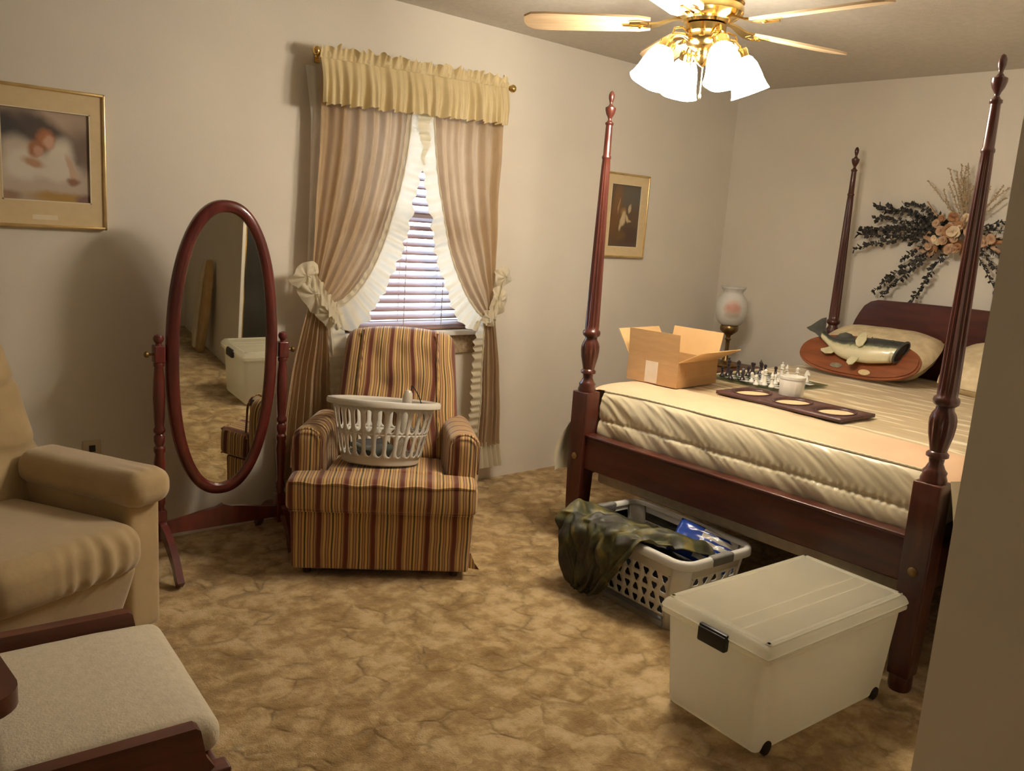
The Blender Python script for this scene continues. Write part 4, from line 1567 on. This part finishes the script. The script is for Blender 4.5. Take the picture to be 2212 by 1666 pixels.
c_ = chair_pt(-.07, .33)
clo = MB().rbox(-.08, .08, -.06, .06, 0, .07, .028, k=3, mid=4, fn=lambda q: (q.x, q.y, q.z + .012 * N(q.x * 25, q.y * 25, 1))).build('folded_cloth', 'dark_slate', None, loc=(c_[0], c_[1], .42))
clo.rotation_euler.z = R(-20)
tag(clo, 'dark folded cloth at the back inside the round basket', 'cloth')

# ================================================================== CHEVAL MIRROR
cm = thing('cheval_mirror', 'cherry red oval cheval mirror on a turned stand against the wall', 'mirror', (1.376, -.30, 0), R(-3.5))
HWM = .250
pprof = [(.016, .0), (.016, .02), (.020, .03), (.020, .05), (.015, .06), (.018, .14), (.022, .20), (.018, .235), (.022, .245), (.022, .26), (.015, .268), (.021, .285), (.021, .305), (.015, .315), (.022, .325), (.022, .335), (.017, .345),
         (.020, .38), (.023, .46), (.021, .53), (.016, .58), (.020, .588), (.020, .598), (.016, .605)]
for sg in (-1, 1):
    M = T(sg * HWM, 0, .235)
    b = MB().lathe(pprof, 24, M)
    b.rbox(-.021, .021, -.021, .021, .600, .668, .005, k=2, M=M)
    b.lathe([(.012, .666), (.011, .674), (.018, .684), (.020, .694), (.016, .705), (.001, .711)], 20, M)
    b.rbox(-.022, .022, -.022, .022, -.125, .004, .004, k=1, M=M)
    po = b.build('post', 'mirror_wood', cm)
    MB().lathe([(.005, 0), (.005, .014), (.012, .018), (.013, .026), (.008, .032), (.001, .033)], 14, T(sg * (HWM + .021), 0, .868) @ RY(sg * PI / 2)).build('knob', 'old_brass', po)
    for fb_ in (-1, 1):
        pts = []
        for i in range(12):
            t = i / 11
            ll_ = .13 if (sg > 0 and fb_ < 0) else .245      # the front leg by the armchair stops at its skirt
            pts.append((sg * HWM, fb_ * (.015 + ll_ * t), .165 - .135 * t ** 1.5 + .014 * math.sin(t * PI) - (.012 if t > .9 else 0)))
        MB().bar(pts, .026, [.060 - .024 * i / 11 for i in range(12)], (1, 0, 0)).build('leg', 'mirror_wood', cm, smooth=30)
out = [(-HWM, .135), (HWM, .135)]
tp = []
for i in range(31):
    x = lerp(HWM, -HWM, i / 30)
    k = abs(x) / HWM
    tp.append((x, .200 + .016 * math.cos(k * PI) + (.012 if k < .12 else 0) * (1 - k / .12)))
MB().prism(out + tp, -.011, .011, 'y').build('stretcher', 'mirror_wood', cm, smooth=25)
# tilting oval
AW, AH, ZM = .200, .580, .866
TM = T(0, 0, ZM) @ RX(R(2.9))


def oval(a, w_, h_):
    e_ = 2.25
    return (w_ * math.copysign(abs(math.cos(a)) ** (2 / e_), math.cos(a)), h_ * math.copysign(abs(math.sin(a)) ** (2 / e_), math.sin(a)))


prof = [(-.024, .0), (-.024, -.012), (-.017, -.019), (-.004, -.021), (.010, -.019), (.020, -.013), (.023, -.004), (.023, .012), (-.018, .012)]
ring = []
NS = 96
b = MB()
vs, fs = [], []
for i in range(NS):
    a = 2 * PI * i / NS
    for (dr_, dy) in prof:
        x, z = oval(a, AW + dr_, AH + dr_)
        vs.append((x, dy, z))
np_ = len(prof)
for i in range(NS):
    j = (i + 1) % NS
    for k in range(np_):
        k2 = (k + 1) % np_
        fs.append((i * np_ + k, i * np_ + k2, j * np_ + k2, j * np_ + k))
b.add(vs, fs, TM)
fr_ = b.build('oval_frame', 'mirror_wood', cm, smooth=60)
b = MB()
b.add([(0, -.004, 0)] + [(lambda q: (q[0], -.004, q[1]))(oval(2 * PI * i / NS, AW - .015, AH - .015)) for i in range(NS)], [(0, 1 + i, 1 + (i + 1) % NS) for i in range(NS)], TM)
gl = b.build('glass', 'mirror_glass', cm, smooth=0)
b = MB()
b.add([(0, .008, 0)] + [(lambda q: (q[0], .008, q[1]))(oval(2 * PI * i / NS, AW - .01, AH - .01)) for i in range(NS)], [(0, 1 + (i + 1) % NS, 1 + i) for i in range(NS)], TM)
b.build('back_board', 'mirror_wood', cm, smooth=0)

# ================================================================== RECLINER
rc = thing('recliner', 'beige velour recliner with padded arms at the left edge of the room', 'recliner', (.612, -1.030, 0), math.atan2(.375, .927))
RV = 'recliner_velour'


def seatfn(q):
    t = max(0, 1 - (q.x / .27) ** 4)
    f = max(0, 1 - max(0, q.y + .02) / .18)
    wr = .007 * math.sin(q.x * 120 + 4 * N(q.x * 9, q.z * 7, 1)) * f * max(0, 1 - abs(q.x - .08) / .18)
    return (q.x, q.y - .015 * t * (1 if q.y < .1 else 0) + wr, q.z + (.018 * t if q.z > .38 else 0) - .03 * max(0, (q.y - .1) / .5))


MB().rbox(-.265, .250, -.035, .60, .295, .440, .065, k=6, mid=40, fn=seatfn).build('seat_cushion', RV, rc, smooth=70)


def footfn(q):
    k = max(0, (.30 - q.z) / .25)
    t = max(0, 1 - (q.x / .26) ** 4)
    return (q.x, q.y + .11 * k - .012 * t * math.sin(min(1, k) * PI), q.z)


MB().rbox(-.255, .238, -.01, .10, .045, .315, .03, k=4, mid=8, fn=footfn).build('footrest', RV, rc, smooth=70)
for sg in (-1, 1):
    MB().rbox(sg * .252, sg * .378, .055, .66, .04, .50, .022, k=3, mid=3).build('arm_side', RV, rc, smooth=60)

    def armp(q, sg=sg):
        f = max(0, 1 - abs(q.y - .07) / .05)
        return (q.x, q.y, q.z - .02 * (q.y / .6) + .004 * math.sin(q.x * 150) * f + (.012 * (1 - ((q.x - sg * .315) / .1) ** 2) if q.z > .53 else 0))
    MB().rbox(sg * .225, sg * .392, .0, .60, .480, .590, .05, k=5, mid=8, fn=armp).build('arm_pad', RV, rc, smooth=70)


def rback(q):
    k = (q.z - .36) / .69
    hw = interp([(-.1, .31), (.25, .37), (.58, .345), (.80, .315), (.92, .275), (1.0, .215)], k)
    x = q.x / .36 * hw
    y = q.y + .20 * k
    if q.y < .66:
        t = max(0, 1 - (q.x / .36) ** 2)
        y -= .050 * t * (.55 + .45 * math.sin(k * 2 * PI * 1.5 + .6))
        for (tx, tz) in ((.0, .58), (.16, .57), (-.16, .57), (0, .80), (.15, .79), (-.15, .79)):
            d2 = ((q.x - tx) / .07) ** 2 + ((q.z - tz) / .022) ** 2
            y += .026 * math.exp(-d2)
        for zs in (.575, .795):
            y += .016 * math.exp(-((q.z - zs - .02 * math.cos(q.x * 14)) / .014) ** 2)
        y += .010 * N(q.x * 9, q.z * 9, 4.4)
    return (x, y, q.z)


MB().rbox(-.36, .36, .56, .74, .34, 1.05, .075, k=5, mid=44, fn=rback).build('backrest', RV, rc, smooth=80)
MB().rbox(-.24, .24, .16, .60, .012, .10, .01, k=1).build('base_frame', 'caster_dark', rc)
for sx in (-.2, .2):
    MB().box(sx - .02, sx + .02, .12, .62, 0, .016).build('runner', 'caster_dark', rc, smooth=0)
MB().bar([(.408, .30, .21), (.416, .24, .14), (.418, .17, .05)], .014, .03, (1, 0, 0)).build('release_handle', 'glider_wood', rc, smooth=30)

# ================================================================== GLIDER OTTOMAN AND GLIDER CHAIR
og = thing('glider_ottoman', 'cherry-stained glider footstool with pale cream cushion at lower left', 'ottoman', (.425, -1.785, 0), R(-5))


def ocf(q):
    t = max(0, 1 - (q.x / .25) ** 4) * max(0, 1 - (q.y / .27) ** 4)
    return (q.x, q.y, q.z + (.022 * t if q.z > .38 else 0) + .003 * N(q.x * 12, q.y * 12, 2))


MB().rbox(-.168, .245, -.252, .262, .335, .412, .034, k=4, mid=8, fn=ocf).build('cushion', 'ottoman_fabric', og, smooth=70)
for sg in (-1, 1):
    y0, y1 = (sg * .268, sg * .300)
    MB().prism([(-.165, .335), (.200, .335), (.212, .345), (.196, .372), (.185, .432), (.176, .440), (-.165, .440)], min(y0, y1), max(y0, y1), 'y').build('side_rail', 'glider_wood', og, smooth=25)
    MB().rbox(-.165, .245, sg * .262, sg * .306, .285, .338, .006, k=2).build('lower_rail', 'glider_wood', og)
    for sx in (-.137, .215):
        MB().rbox(sx - .028, sx + .028, sg * .262, sg * .306, .05, .335, .007, k=2).build('leg', 'glider_wood', og)
    MB().rbox(-.172, .26, sg * .255, sg * .312, 0, .052, .012, k=2).build('runner', 'glider_wood', og)
for sx in (-.14, .215):
    MB().rbox(sx - .015, sx + .015, -.27, .27, .286, .334, .005, k=1).build('cross_rail', 'glider_wood', og)

gc = thing('glider_chair', 'dark wood glider chair whose rounded arm end enters at lower left', 'rocking chair', (-.088, -1.765, 0), R(-90))
for sg in (-1, 1):
    oy = sg * .30
    out = [(-.42, -.035), (.20, -.055)]
    for i in range(13):
        a = -PI / 2 + PI * i / 12
        out.append((.325 + .058 * math.cos(a), .062 * math.sin(a)))
    out += [(.20, .055), (-.42, .035)]
    MB().prism(out, .605, .638, 'z', T(0, oy, 0)).build('arm', 'glider_wood', gc, smooth=30)
    MB().rbox(.285, .335, oy - .024, oy + .024, .10, .606, .006, k=2).build('front_post', 'glider_wood', gc)
    MB().rbox(-.40, -.35, oy - .024, oy + .024, .10, .606, .006, k=2).build('rear_post', 'glider_wood', gc)
    MB().rbox(-.46, .38, oy - .03, oy + .03, 0, .10, .012, k=2).build('runner', 'glider_wood', gc)
MB().rbox(-.34, .27, -.26, .26, .30, .42, .04, k=3, mid=3).build('seat_cushion', 'ottoman_fabric', gc, smooth=70)
MB().rbox(-.10, .0, -.26, .26, .40, 1.0, .04, k=3, mid=3, M=T(-.33, 0, 0) @ RY(R(-14)) @ T(0, 0, .0)).build('back_cushion', 'ottoman_fabric', gc, smooth=70)
MB().rbox(-.36, .30, -.28, .28, .26, .30, .006, k=1).build('seat_frame', 'glider_wood', gc)

# ================================================================== STORAGE TUB
tb = thing('storage_tub', 'large milky plastic storage tub with lid and black latch on the carpet', 'storage tub', (2.367, -2.327, 0), R(-4.2))


def tubf(q):
    k = q.z / .325
    return (q.x * lerp(.93, 1.0, k), q.y * lerp(.90, 1.0, k), q.z)


tbm = MB().rbox(-.354, .354, -.190, .190, .004, .326, .028, k=4, mid=2, fn=tubf)
tbm.f = [f for f in tbm.f if not all(tbm.v[i].z > .315 for i in f)]          # open at the top under the lid
tbm.build('body', 'tub_plastic', tb, smooth=60)
MB().rbox(-.366, .366, -.198, .198, .308, .326, .006, k=2).build('body_rim', 'tub_plastic', tb)
ld = thing_lid = None
b = MB()


def lidf(q):
    k = max(0, (q.z - .330) / .03)
    return (q.x - math.copysign(.014 * k, q.x), q.y - math.copysign(.014 * k, q.y), q.z)


b.rbox(-.374, .372, -.204, .204, .327, .360, .012, k=3, fn=lidf)
ld = b.build('lid', 'lid_gray', tb, smooth=50)
b = MB()
for sx in (-1, 1):
    b.rbox(sx * .350, sx * .334, -.184, .184, .357, .365, .003, k=2)
for sy in (-1, 1):
    b.rbox(-.350, .350, sy * .184, sy * .168, .357, .365, .003, k=2)
b.build('lid_ridge', 'lid_gray', ld)
for y in (-.075, -.022):
    MB().rbox(-.332, .332, y - .003, y + .003, .357, .362, .002, k=1).build('lid_rib', 'lid_gray', ld)
for sx in (-1, 1):
    la = MB().rbox(sx * .362, sx * .384, -.062, .040, .290, .336, .006, k=2).build('latch', 'black_plastic', tb)
    MB().rbox(sx * .356, sx * .379, -.062, .040, .332, .343, .004, k=1).build('latch_lip', 'black_plastic', la)
for sx in (-.285, .285):
    for sy in (-1, 1):
        MB().lathe([(.020, 0), (.022, .002), (.022, .012), (.018, .014)], 20, T(sx, sy * .164, .024) @ RX(sy * -PI / 2)).build('wheel', 'black_plastic', tb)

# ================================================================== RECTANGULAR LAUNDRY BASKET
lb = thing('square_laundry_basket', 'white rectangular laundry basket with triangular holes and grey grips under the foot rail', 'laundry basket', (2.628, -1.594, 0), R(-4))
BXT, BYT, BXB, BYB, BH, CR = .190, .308, .165, .262, .282, .055


def bwall(side, s, z):
    k = z / BH
    hx, hy = lerp(BXB, BXT, k), lerp(BYB, BYT, k)
    if side == 0:
        return (-hx, lerp(hy - CR, -hy + CR, s), z)
    if side == 1:
        return (lerp(-hx + CR, hx - CR, s), -hy, z)
    if side == 2:
        return (hx, lerp(-hy + CR, hy - CR, s), z)
    return (lerp(hx - CR, -hx + CR, s), hy, z)


def bcorner(ci, s, z):
    k = z / BH
    hx, hy = lerp(BXB, BXT, k), lerp(BYB, BYT, k)
    cx, cy, a0 = [(-hx + CR, -hy + CR, PI), (hx - CR, -hy + CR, 1.5 * PI), (hx - CR, hy - CR, 0), (-hx + CR, hy - CR, .5 * PI)][ci]
    a = a0 + s * PI / 2
    return (cx + CR * math.cos(a), cy + CR * math.sin(a), z)


b = MB()
for side in range(4):
    Ls = 2 * (BYT - CR) if side in (0, 2) else 2 * (BXT - CR)
    nc = 10 if side in (0, 2) else 5
    z0, z1, rows = .048, .222, 4
    ch = (z1 - z0) / rows
    cw = Ls / nc
    for j in range(rows):
        for i in range(nc):
            ph = PI / 2 if (i + j) % 2 else -PI / 2
            def hole(a, ph=ph):
                return .0152 * (1 + .20 * math.cos(3 * (a - ph)))
            b.cell(i * cw, (i + 1) * cw, z0 + j * ch, z0 + (j + 1) * ch, hole, lambda u, v, side=side, Ls=Ls: bwall(side, u / Ls, v), na=18)
    b.grid(lambda u, v, side=side: bwall(side, u, v * .048), 1, 1)
    b.grid(lambda u, v, side=side: bwall(side, u, lerp(.222, BH, v)), 1, 1)
    b.grid(lambda u, v, side=side: bcorner(side, u, v * BH), 6, 4)
bw = b.build('perforated_wall', 'white_plastic_cool', lb, merge=True, smooth=60)
md = bw.modifiers.new('thickness', 'SOLIDIFY')
md.thickness = .0035
md.offset = 0
MB().rbox(-BXB + .012, BXB - .012, -BYB + .012, BYB - .012, .001, .006, .002, k=1).build('base', 'white_plastic_cool', lb)
rim = []
for ci in range(4):
    for i in range(9):
        x, y, z = bcorner(ci, i / 8, BH)
        rim.append((x * 1.025, y * 1.018, z))
    # order: corner0 (-,-) then corner1 (+,-) ...
vs, fs = [], []
prof = [(-.012, .000), (-.010, .012), (-.002, .017), (.010, .016), (.016, .008), (.016, -.016), (.012, -.016), (.011, .004), (-.006, .006), (-.008, .000)]
nn = len(rim)
for i, q in enumerate(rim):
    t = Vector(rim[(i + 1) % nn]) - Vector(rim[i - 1])
    t.z = 0
    t.normalize()
    o_ = Vector((t.y, -t.x, 0))
    for (dr_, dz) in prof:
        vs.append(Vector(q) + o_ * dr_ + Vector((0, 0, dz)))
k_ = len(prof)
for i in range(nn):
    j = (i + 1) % nn
    for k in range(k_):
        k2 = (k + 1) % k_
        fs.append((i * k_ + k, i * k_ + k2, j * k_ + k2, j * k_ + k))
MB().add(vs, fs).build('rim', 'white_plastic_cool', lb, smooth=60)
for sy in (-1, 1):
    MB().rbox(-.062, .062, sy * (BYT - .008), sy * (BYT + .024), BH - .020, BH + .0195, .010, k=3).build('grip', 'grey_rubber', lb)

# camouflage jacket spilling out of it
path = [(2.775, .205), (2.70, .245), (2.62, .285), (2.54, .308), (2.485, .318), (2.440, .327), (2.405, .318), (2.382, .285), (2.372, .23), (2.372, .16), (2.380, .09), (2.388, .045), (2.392, .018)]
yr0 = [-1.42, -1.36, -1.32, -1.29, -1.28, -1.275, -1.275, -1.275, -1.285, -1.30, -1.32, -1.345, -1.37]
yr1 = [-1.80, -1.83, -1.84, -1.80, -1.75, -1.71, -1.69, -1.68, -1.65, -1.61, -1.565, -1.52, -1.475]


def camo(u, v):
    f = v * (len(path) - 1)
    i = min(int(f), len(path) - 2)
    t = f - i
    x = lerp(path[i][0], path[i + 1][0], t)
    z = lerp(path[i][1], path[i + 1][1], t)
    y = lerp(lerp(yr0[i], yr0[i + 1], t), lerp(yr1[i], yr1[i + 1], t), u)
    inside = max(0, 1 - v / .42)
    w_ = math.sin(u * 17 + 3 * v + 2.5 * N(u * 3, v * 3, 1)) * .5 + 1.0 * N(u * 6, v * 5, 3.2) + .5 * N(u * 13, v * 12, 8.8)
    if v < .45:
        z += .032 * w_ + inside * (.03 * N(u * 3, v * 4, 6) - .02 * max(0, u - .6))
        z = max(z, .03)
        if .30 < v:
            z = max(z, .306)
    else:
        x -= abs(.034 * w_) * (1 if v < .95 else .5)
        z += .004 * w_
    y += .014 * N(u * 5, v * 7, 5.5)
    return (x, y, max(z, .008))


cj = MB().grid(camo, 90, 90).build('camo_jacket', 'camo', None, smooth=180, solid=.004)
tag(cj, 'dark green camouflage jacket spilling over the side of the rectangular basket', 'jacket')
# more laundry below it
dk = MB().rbox(-.14, .14, -.21, .21, .012, .17, .05, k=3, mid=8, fn=lambda q: (q.x, q.y, q.z + (.02 * N(q.x * 16, q.y * 16, 2) if q.z > .1 else 0))).build('folded_clothes', 'dark_slate', None, loc=(2.628, -1.594, 0))
dk.rotation_euler.z = R(-4)
tag(dk, 'dark clothes filling the bottom of the rectangular basket', 'clothes')
# blue and white plastic package
b = MB()
for sg in (1, -1):
    def pk(u, v, sg=sg):
        a, c = u * 2 - 1, v * 2 - 1
        k = (max(0, 1 - a ** 4) * max(0, 1 - c ** 4)) ** .6
        return (a * .135, c * .075, sg * (.022 * k + .010 * N(a * 3.5, c * 3.5, 4 * sg) * k))
    b.grid(pk, 24, 18)
pkg = b.build('plastic_package', 'blue_package', None, smooth=180, merge=True, uv=lambda co, nr: (co.x / .27 + .5, co.y / .15 + .5), loc=(2.735, -1.655, .232))
pkg.rotation_euler = (R(6), R(-48), R(0))
pkg.rotation_euler = Matrix.Rotation(R(-88), 3, 'Z').to_4x4().to_3x3().to_euler()
pkg.matrix_world = T(2.752, -1.735, .240) @ RZ(R(-84)) @ RX(R(46)) @ RY(R(14))
tag(pkg, 'blue and white striped plastic package tucked in the rectangular basket', 'package')

# tan cushion leaning on the shaded side wall (seen only in the mirror)
tcl = thing('leaning_cushion', 'tall tan folded cushion leaning on the shaded side wall, seen in the mirror', 'cushion', (PX - .09, -3.50, 0))


def tcf(q):
    k = q.z / .72
    w_ = interp([(0, .30), (.15, .75), (.45, 1.0), (.75, .75), (.93, .30), (1, .06)], k)
    return (q.x + .05 * k, q.y * w_ + .03 * k, q.z)


MB().rbox(-.025, .025, -.10, .10, .002, .72, .018, k=2, mid=8, fn=tcf).build('fold', 'tan_cloth', tcl)
MB().rbox(-.045, -.022, -.13, -.02, .03, .73, .010, k=2, mid=8, fn=tcf).build('inner_fold', 'pale_cloth', tcl)

# ================================================================== CEILING FAN WITH LIGHTS
fc = (2.63, -1.57)
fan = thing('ceiling_fan', 'brass ceiling fan with wooden blades and four lit glass shades', 'ceiling fan', (fc[0], fc[1], HC))
MB().lathe([(.075, 0), (.075, -.012), (.06, -.04), (.03, -.06), (.014, -.065)], 32).build('canopy', 'brass', fan)
MB().lathe([(.013, -.05), (.013, -.11)], 16).build('down_rod', 'brass', fan)
MB().lathe([(.02, -.10), (.06, -.105), (.105, -.12), (.125, -.14), (.128, -.165), (.122, -.172), (.128, -.18), (.128, -.20), (.11, -.215), (.085, -.225), (.08, -.235)], 48).build('motor_housing', 'brass', fan)
MB().lathe([(.060, -.232), (.072, -.240), (.072, -.265), (.066, -.272), (.070, -.285), (.066, -.305), (.05, -.318), (.03, -.33), (.028, -.345), (.034, -.352), (.026, -.365), (.012, -.378), (.001, -.384)], 36).build('switch_housing', 'brass', fan)
ZBL = -.24
bl_me = br_me = None
for i in range(5):
    ang = R(-15 + 72 * i)
    if bl_me is None:
        prof = [(.20, -.045), (.24, -.058), (.42, -.066), (.58, -.070), (.635, -.064), (.662, -.040), (.668, 0)]
        out = prof + [(a, -b_) for a, b_ in reversed(prof[:-1])]
        o = MB().prism(out, -.004, .004, 'z', RX(R(11))).build('blade', 'fan_blade', fan, smooth=25)
        bl_me = o.data
        br = MB()
        br.bar([(.07, 0, .018), (.12, 0, .014), (.17, 0, -.004), (.205, 0, -.010)], [.03, .026, .045, .07], .007, (0, 1, 0))
        for sy in (-1, 1):
            br.bar([(.17, 0, -.004), (.20, sy * .02, -.010), (.235, sy * .036, -.011), (.275, sy * .03, -.011)], [.02, .018, .018, .014], .006, (0, 1, 0))
        br.bar([(.195, 0, -.010), (.25, 0, -.011), (.30, 0, -.011)], [.03, .022, .012], .006, (0, 1, 0))
        br.lathe([(.010, 0), (.010, -.006), (.003, -.010)], 12, T(.235, 0, -.012))
        o2 = br.build('blade_bracket', 'brass', fan, smooth=30)
        br_me = o2.data
    else:
        o = bpy.data.objects.new('blade', bl_me)
        C.objects.link(o)
        o.parent = fan
        o2 = bpy.data.objects.new('blade_bracket', br_me)
        C.objects.link(o2)
        o2.parent = fan
    o.location = (0, 0, ZBL)
    o.rotation_euler.z = ang
    o2.location = (0, 0, ZBL + .004)
    o2.rotation_euler.z = ang
a0 = math.atan2(-.666, .746) + R(13)
for i in range(4):
    ang = a0 + i * PI / 2
    M0 = RZ(ang)
    arm = MB().tube([M0 @ Vector(q) for q in ((.05, 0, -.295), (.085, 0, -.280), (.115, 0, -.282), (.135, 0, -.300), (.140, 0, -.318))], [.010, .008, .008, .009, .011], 10)
    arm.tube([M0 @ Vector(q) for q in ((.06, 0, -.27), (.09, 0, -.255), (.12, 0, -.262), (.125, 0, -.28))], .004, 6)
    arm = arm.build('light_arm', 'brass', fan)
    MS = M0 @ T(.138, 0, -.312) @ RY(R(-24))
    MB().lathe([(.028, .004), (.031, -.004), (.030, -.028), (.026, -.030)], 24, MS).build('fitter', 'brass', arm)
    sh = MB()
    prof = [(.028, -.024), (.040, -.036), (.051, -.060), (.057, -.090), (.061, -.118), (.067, -.142), (.073, -.158)]
    vs, fs = [], []
    sg_ = 36
    for (r_, z) in prof:
        for k in range(sg_):
            a = 2 * PI * k / sg_
            rr = r_ * (1 + .03 * math.cos(a * 6) * max(0, (-z - .09) / .07))
            vs.append(MS @ Vector((rr * math.cos(a), rr * math.sin(a), z)))
    for j in range(len(prof) - 1):
        for k in range(sg_):
            k2 = (k + 1) % sg_
            fs.append((j * sg_ + k, j * sg_ + k2, (j + 1) * sg_ + k2, (j + 1) * sg_ + k))
    sh.add(vs, fs)
    sh.build('glass_shade', 'lit_shade', arm, smooth=60)
for (dx, dy, ln2) in ((.03, .02, .16), (-.03, .03, .12)):
    MB().tube([(dx, dy, -.31), (dx, dy, -.31 - ln2)], .0018, 6).lathe([(.003, 0), (.006, -.008), (.003, -.02)], 10, T(dx, dy, -.31 - ln2)).build('pull_chain', 'brass', fan)

# ================================================================== FLORAL SWAG ON THE WALL
fs_ = thing('floral_swag', 'dried eucalyptus and peach flower swag on the wall above the headboard', 'wall swag', (5.06, -1.62, 1.58))
oy, oz = -1.62, 1.58
rnd = random.Random(3)


def stem(y1, z1, nleaf, lsz, bend, mtl='eucalyptus', y0=0.0, z0=0.0, start=.18, name='eucalyptus_stem', x0=0.0):
    b = MB()
    P0 = Vector((x0, y0, z0))
    P1 = Vector((-.03, y1 - oy, z1 - oz))
    mid_ = (P0 + P1) / 2 + Vector((-.02, bend[0], bend[1]))
    pts = []
    for i in range(14):
        t = i / 13
        q = P0 * (1 - t) ** 2 + mid_ * 2 * t * (1 - t) + P1 * t * t
        q.x = min(q.x, .034)
        pts.append(q)
    b.tube(pts, .0022, 5)
    for k in range(nleaf):
        t = start + (1 - start) * (k + .5) / nleaf
        f = t * 13
        i = min(int(f), 12)
        c = pts[i].lerp(pts[i + 1], f - i)
        d = (pts[i + 1] - pts[i]).normalized()
        s_ = lsz * rnd.uniform(.7, 1.25)
        an = rnd.uniform(0, 2 * PI)
        n1 = d.orthogonal().normalized()
        n2 = d.cross(n1)
        nn_ = (n1 * math.cos(an) + n2 * math.sin(an)) * .8 + d * rnd.uniform(.1, .9)
        nn_.normalize()
        w_ = nn_.cross(Vector((rnd.uniform(-1, 1), rnd.uniform(-1, 1), rnd.uniform(-1, 1)))).normalized()
        vs = [c, c + nn_ * s_ * .5 + w_ * s_ * .42, c + nn_ * s_, c + nn_ * s_ * .5 - w_ * s_ * .42, c + nn_ * s_ * .5 + nn_.cross(w_) * s_ * .12]
        for q in vs:
            q.x = min(q.x, .036)
        b.add(vs, [(0, 1, 4), (1, 2, 4), (2, 3, 4), (3, 0, 4)])
    return b.build(name, mtl, fs_, smooth=0)


E_ = [(-1.10, 1.71, .02, .03), (-1.12, 1.63, .0, .02), (-1.03, 1.56, .0, .0), (-1.02, 1.53, .0, -.02), (-1.01, 1.44, .02, .03), (-1.17, 1.20, .03, .03), (-1.22, 1.18, .0, .04), (-1.405, 1.155, .02, .02), (-1.30, 1.40, 0, .02), (-1.12, 1.68, 0, .06), (-1.27, 1.72, 0, .05), (-1.06, 1.56, 0, .03), (-1.35, 1.50, 0, 0)]
for (y1, z1, b0, b1) in E_:
    L_ = math.hypot(y1 - oy, z1 - oz)
    stem(y1, z1, int(L_ * 125), .030, (b0, b1))
for (y1, z1) in ((-2.15, 1.70), (-2.2, 1.58), (-2.15, 1.45), (-2.0, 1.2), (-1.9, 1.18), (-2.05, 1.3), (-1.85, 1.45)):
    L_ = math.hypot(y1 - oy, z1 - oz)
    stem(y1, z1, int(L_ * 100), .026, (0, .03))
for k in range(20):
    a = R(rnd.uniform(40, 135))
    L_ = rnd.uniform(.22, .38)
    stem(oy - math.cos(a) * L_ * .9, oz + math.sin(a) * L_, 40, .011, (rnd.uniform(-.03, .03), 0), 'spray_tan', name='dried_spray', start=.35)
# dried flowers and ribbon ends at the heart of the swag
for k in range(34):
    a = rnd.uniform(0, 2 * PI)
    rr = rnd.uniform(.0, 1.0) ** .6
    cx, cz = math.cos(a) * rr * .21 + .03, math.sin(a) * rr * .105 - .02
    x = -.045 - (1 - rr) * .05 - rnd.uniform(0, .02)
    r_ = rnd.uniform(.022, .044)
    b = MB()
    for j in range(7):
        t = 2 * PI * j / 7 + k
        M = T(x, cx, cz) @ RX(t) @ RY(R(-rnd.uniform(15, 55)))
        b.grid(lambda u, v, r_=r_: (-.012 * math.sin(v * 2.5), (u - .5) * r_ * math.sin(v * 2.8) * 1.2, v * r_), 4, 5, M)
    b.lathe([(r_ * .20, 0), (r_ * .18, .006), (.001, .010)], 10, T(x - .004, cx, cz) @ RY(-PI / 2))
    b.build('flower', ['dried_peach', 'flower_cream', 'dried_rust', 'dried_peach', 'dried_rust'][k % 5], fs_, smooth=60)
for k in range(12):
    an = rnd.uniform(-70, 70) + (0 if k % 3 else 180)
    ln2 = rnd.uniform(.07, .13)
    dy, dz = rnd.uniform(.02, .26) if k % 3 else rnd.uniform(-.22, 0), rnd.uniform(-.15, -.03)
    b = MB()
    ph = rnd.uniform(0, 6)

    def rib(u, v, ln2=ln2, ph=ph):
        return (-.035 - .022 * math.sin(u * 5 + ph), ln2 * (u - .5), (v - .5) * (.034 - .016 * u) + .012 * math.sin(u * 7 + ph))
    b.grid(rib, 18, 2, T(0, dy, dz) @ RX(R(-an)))
    b.build('ribbon_end', 'dried_rust' if k % 2 else 'dried_peach', fs_, smooth=180, solid=.0015)
MB().bar([(-.04, .21, .155), (-.045, .14, .075)], .018, .004, (1, 0, 0)).build('reed', 'dried_peach', fs_)
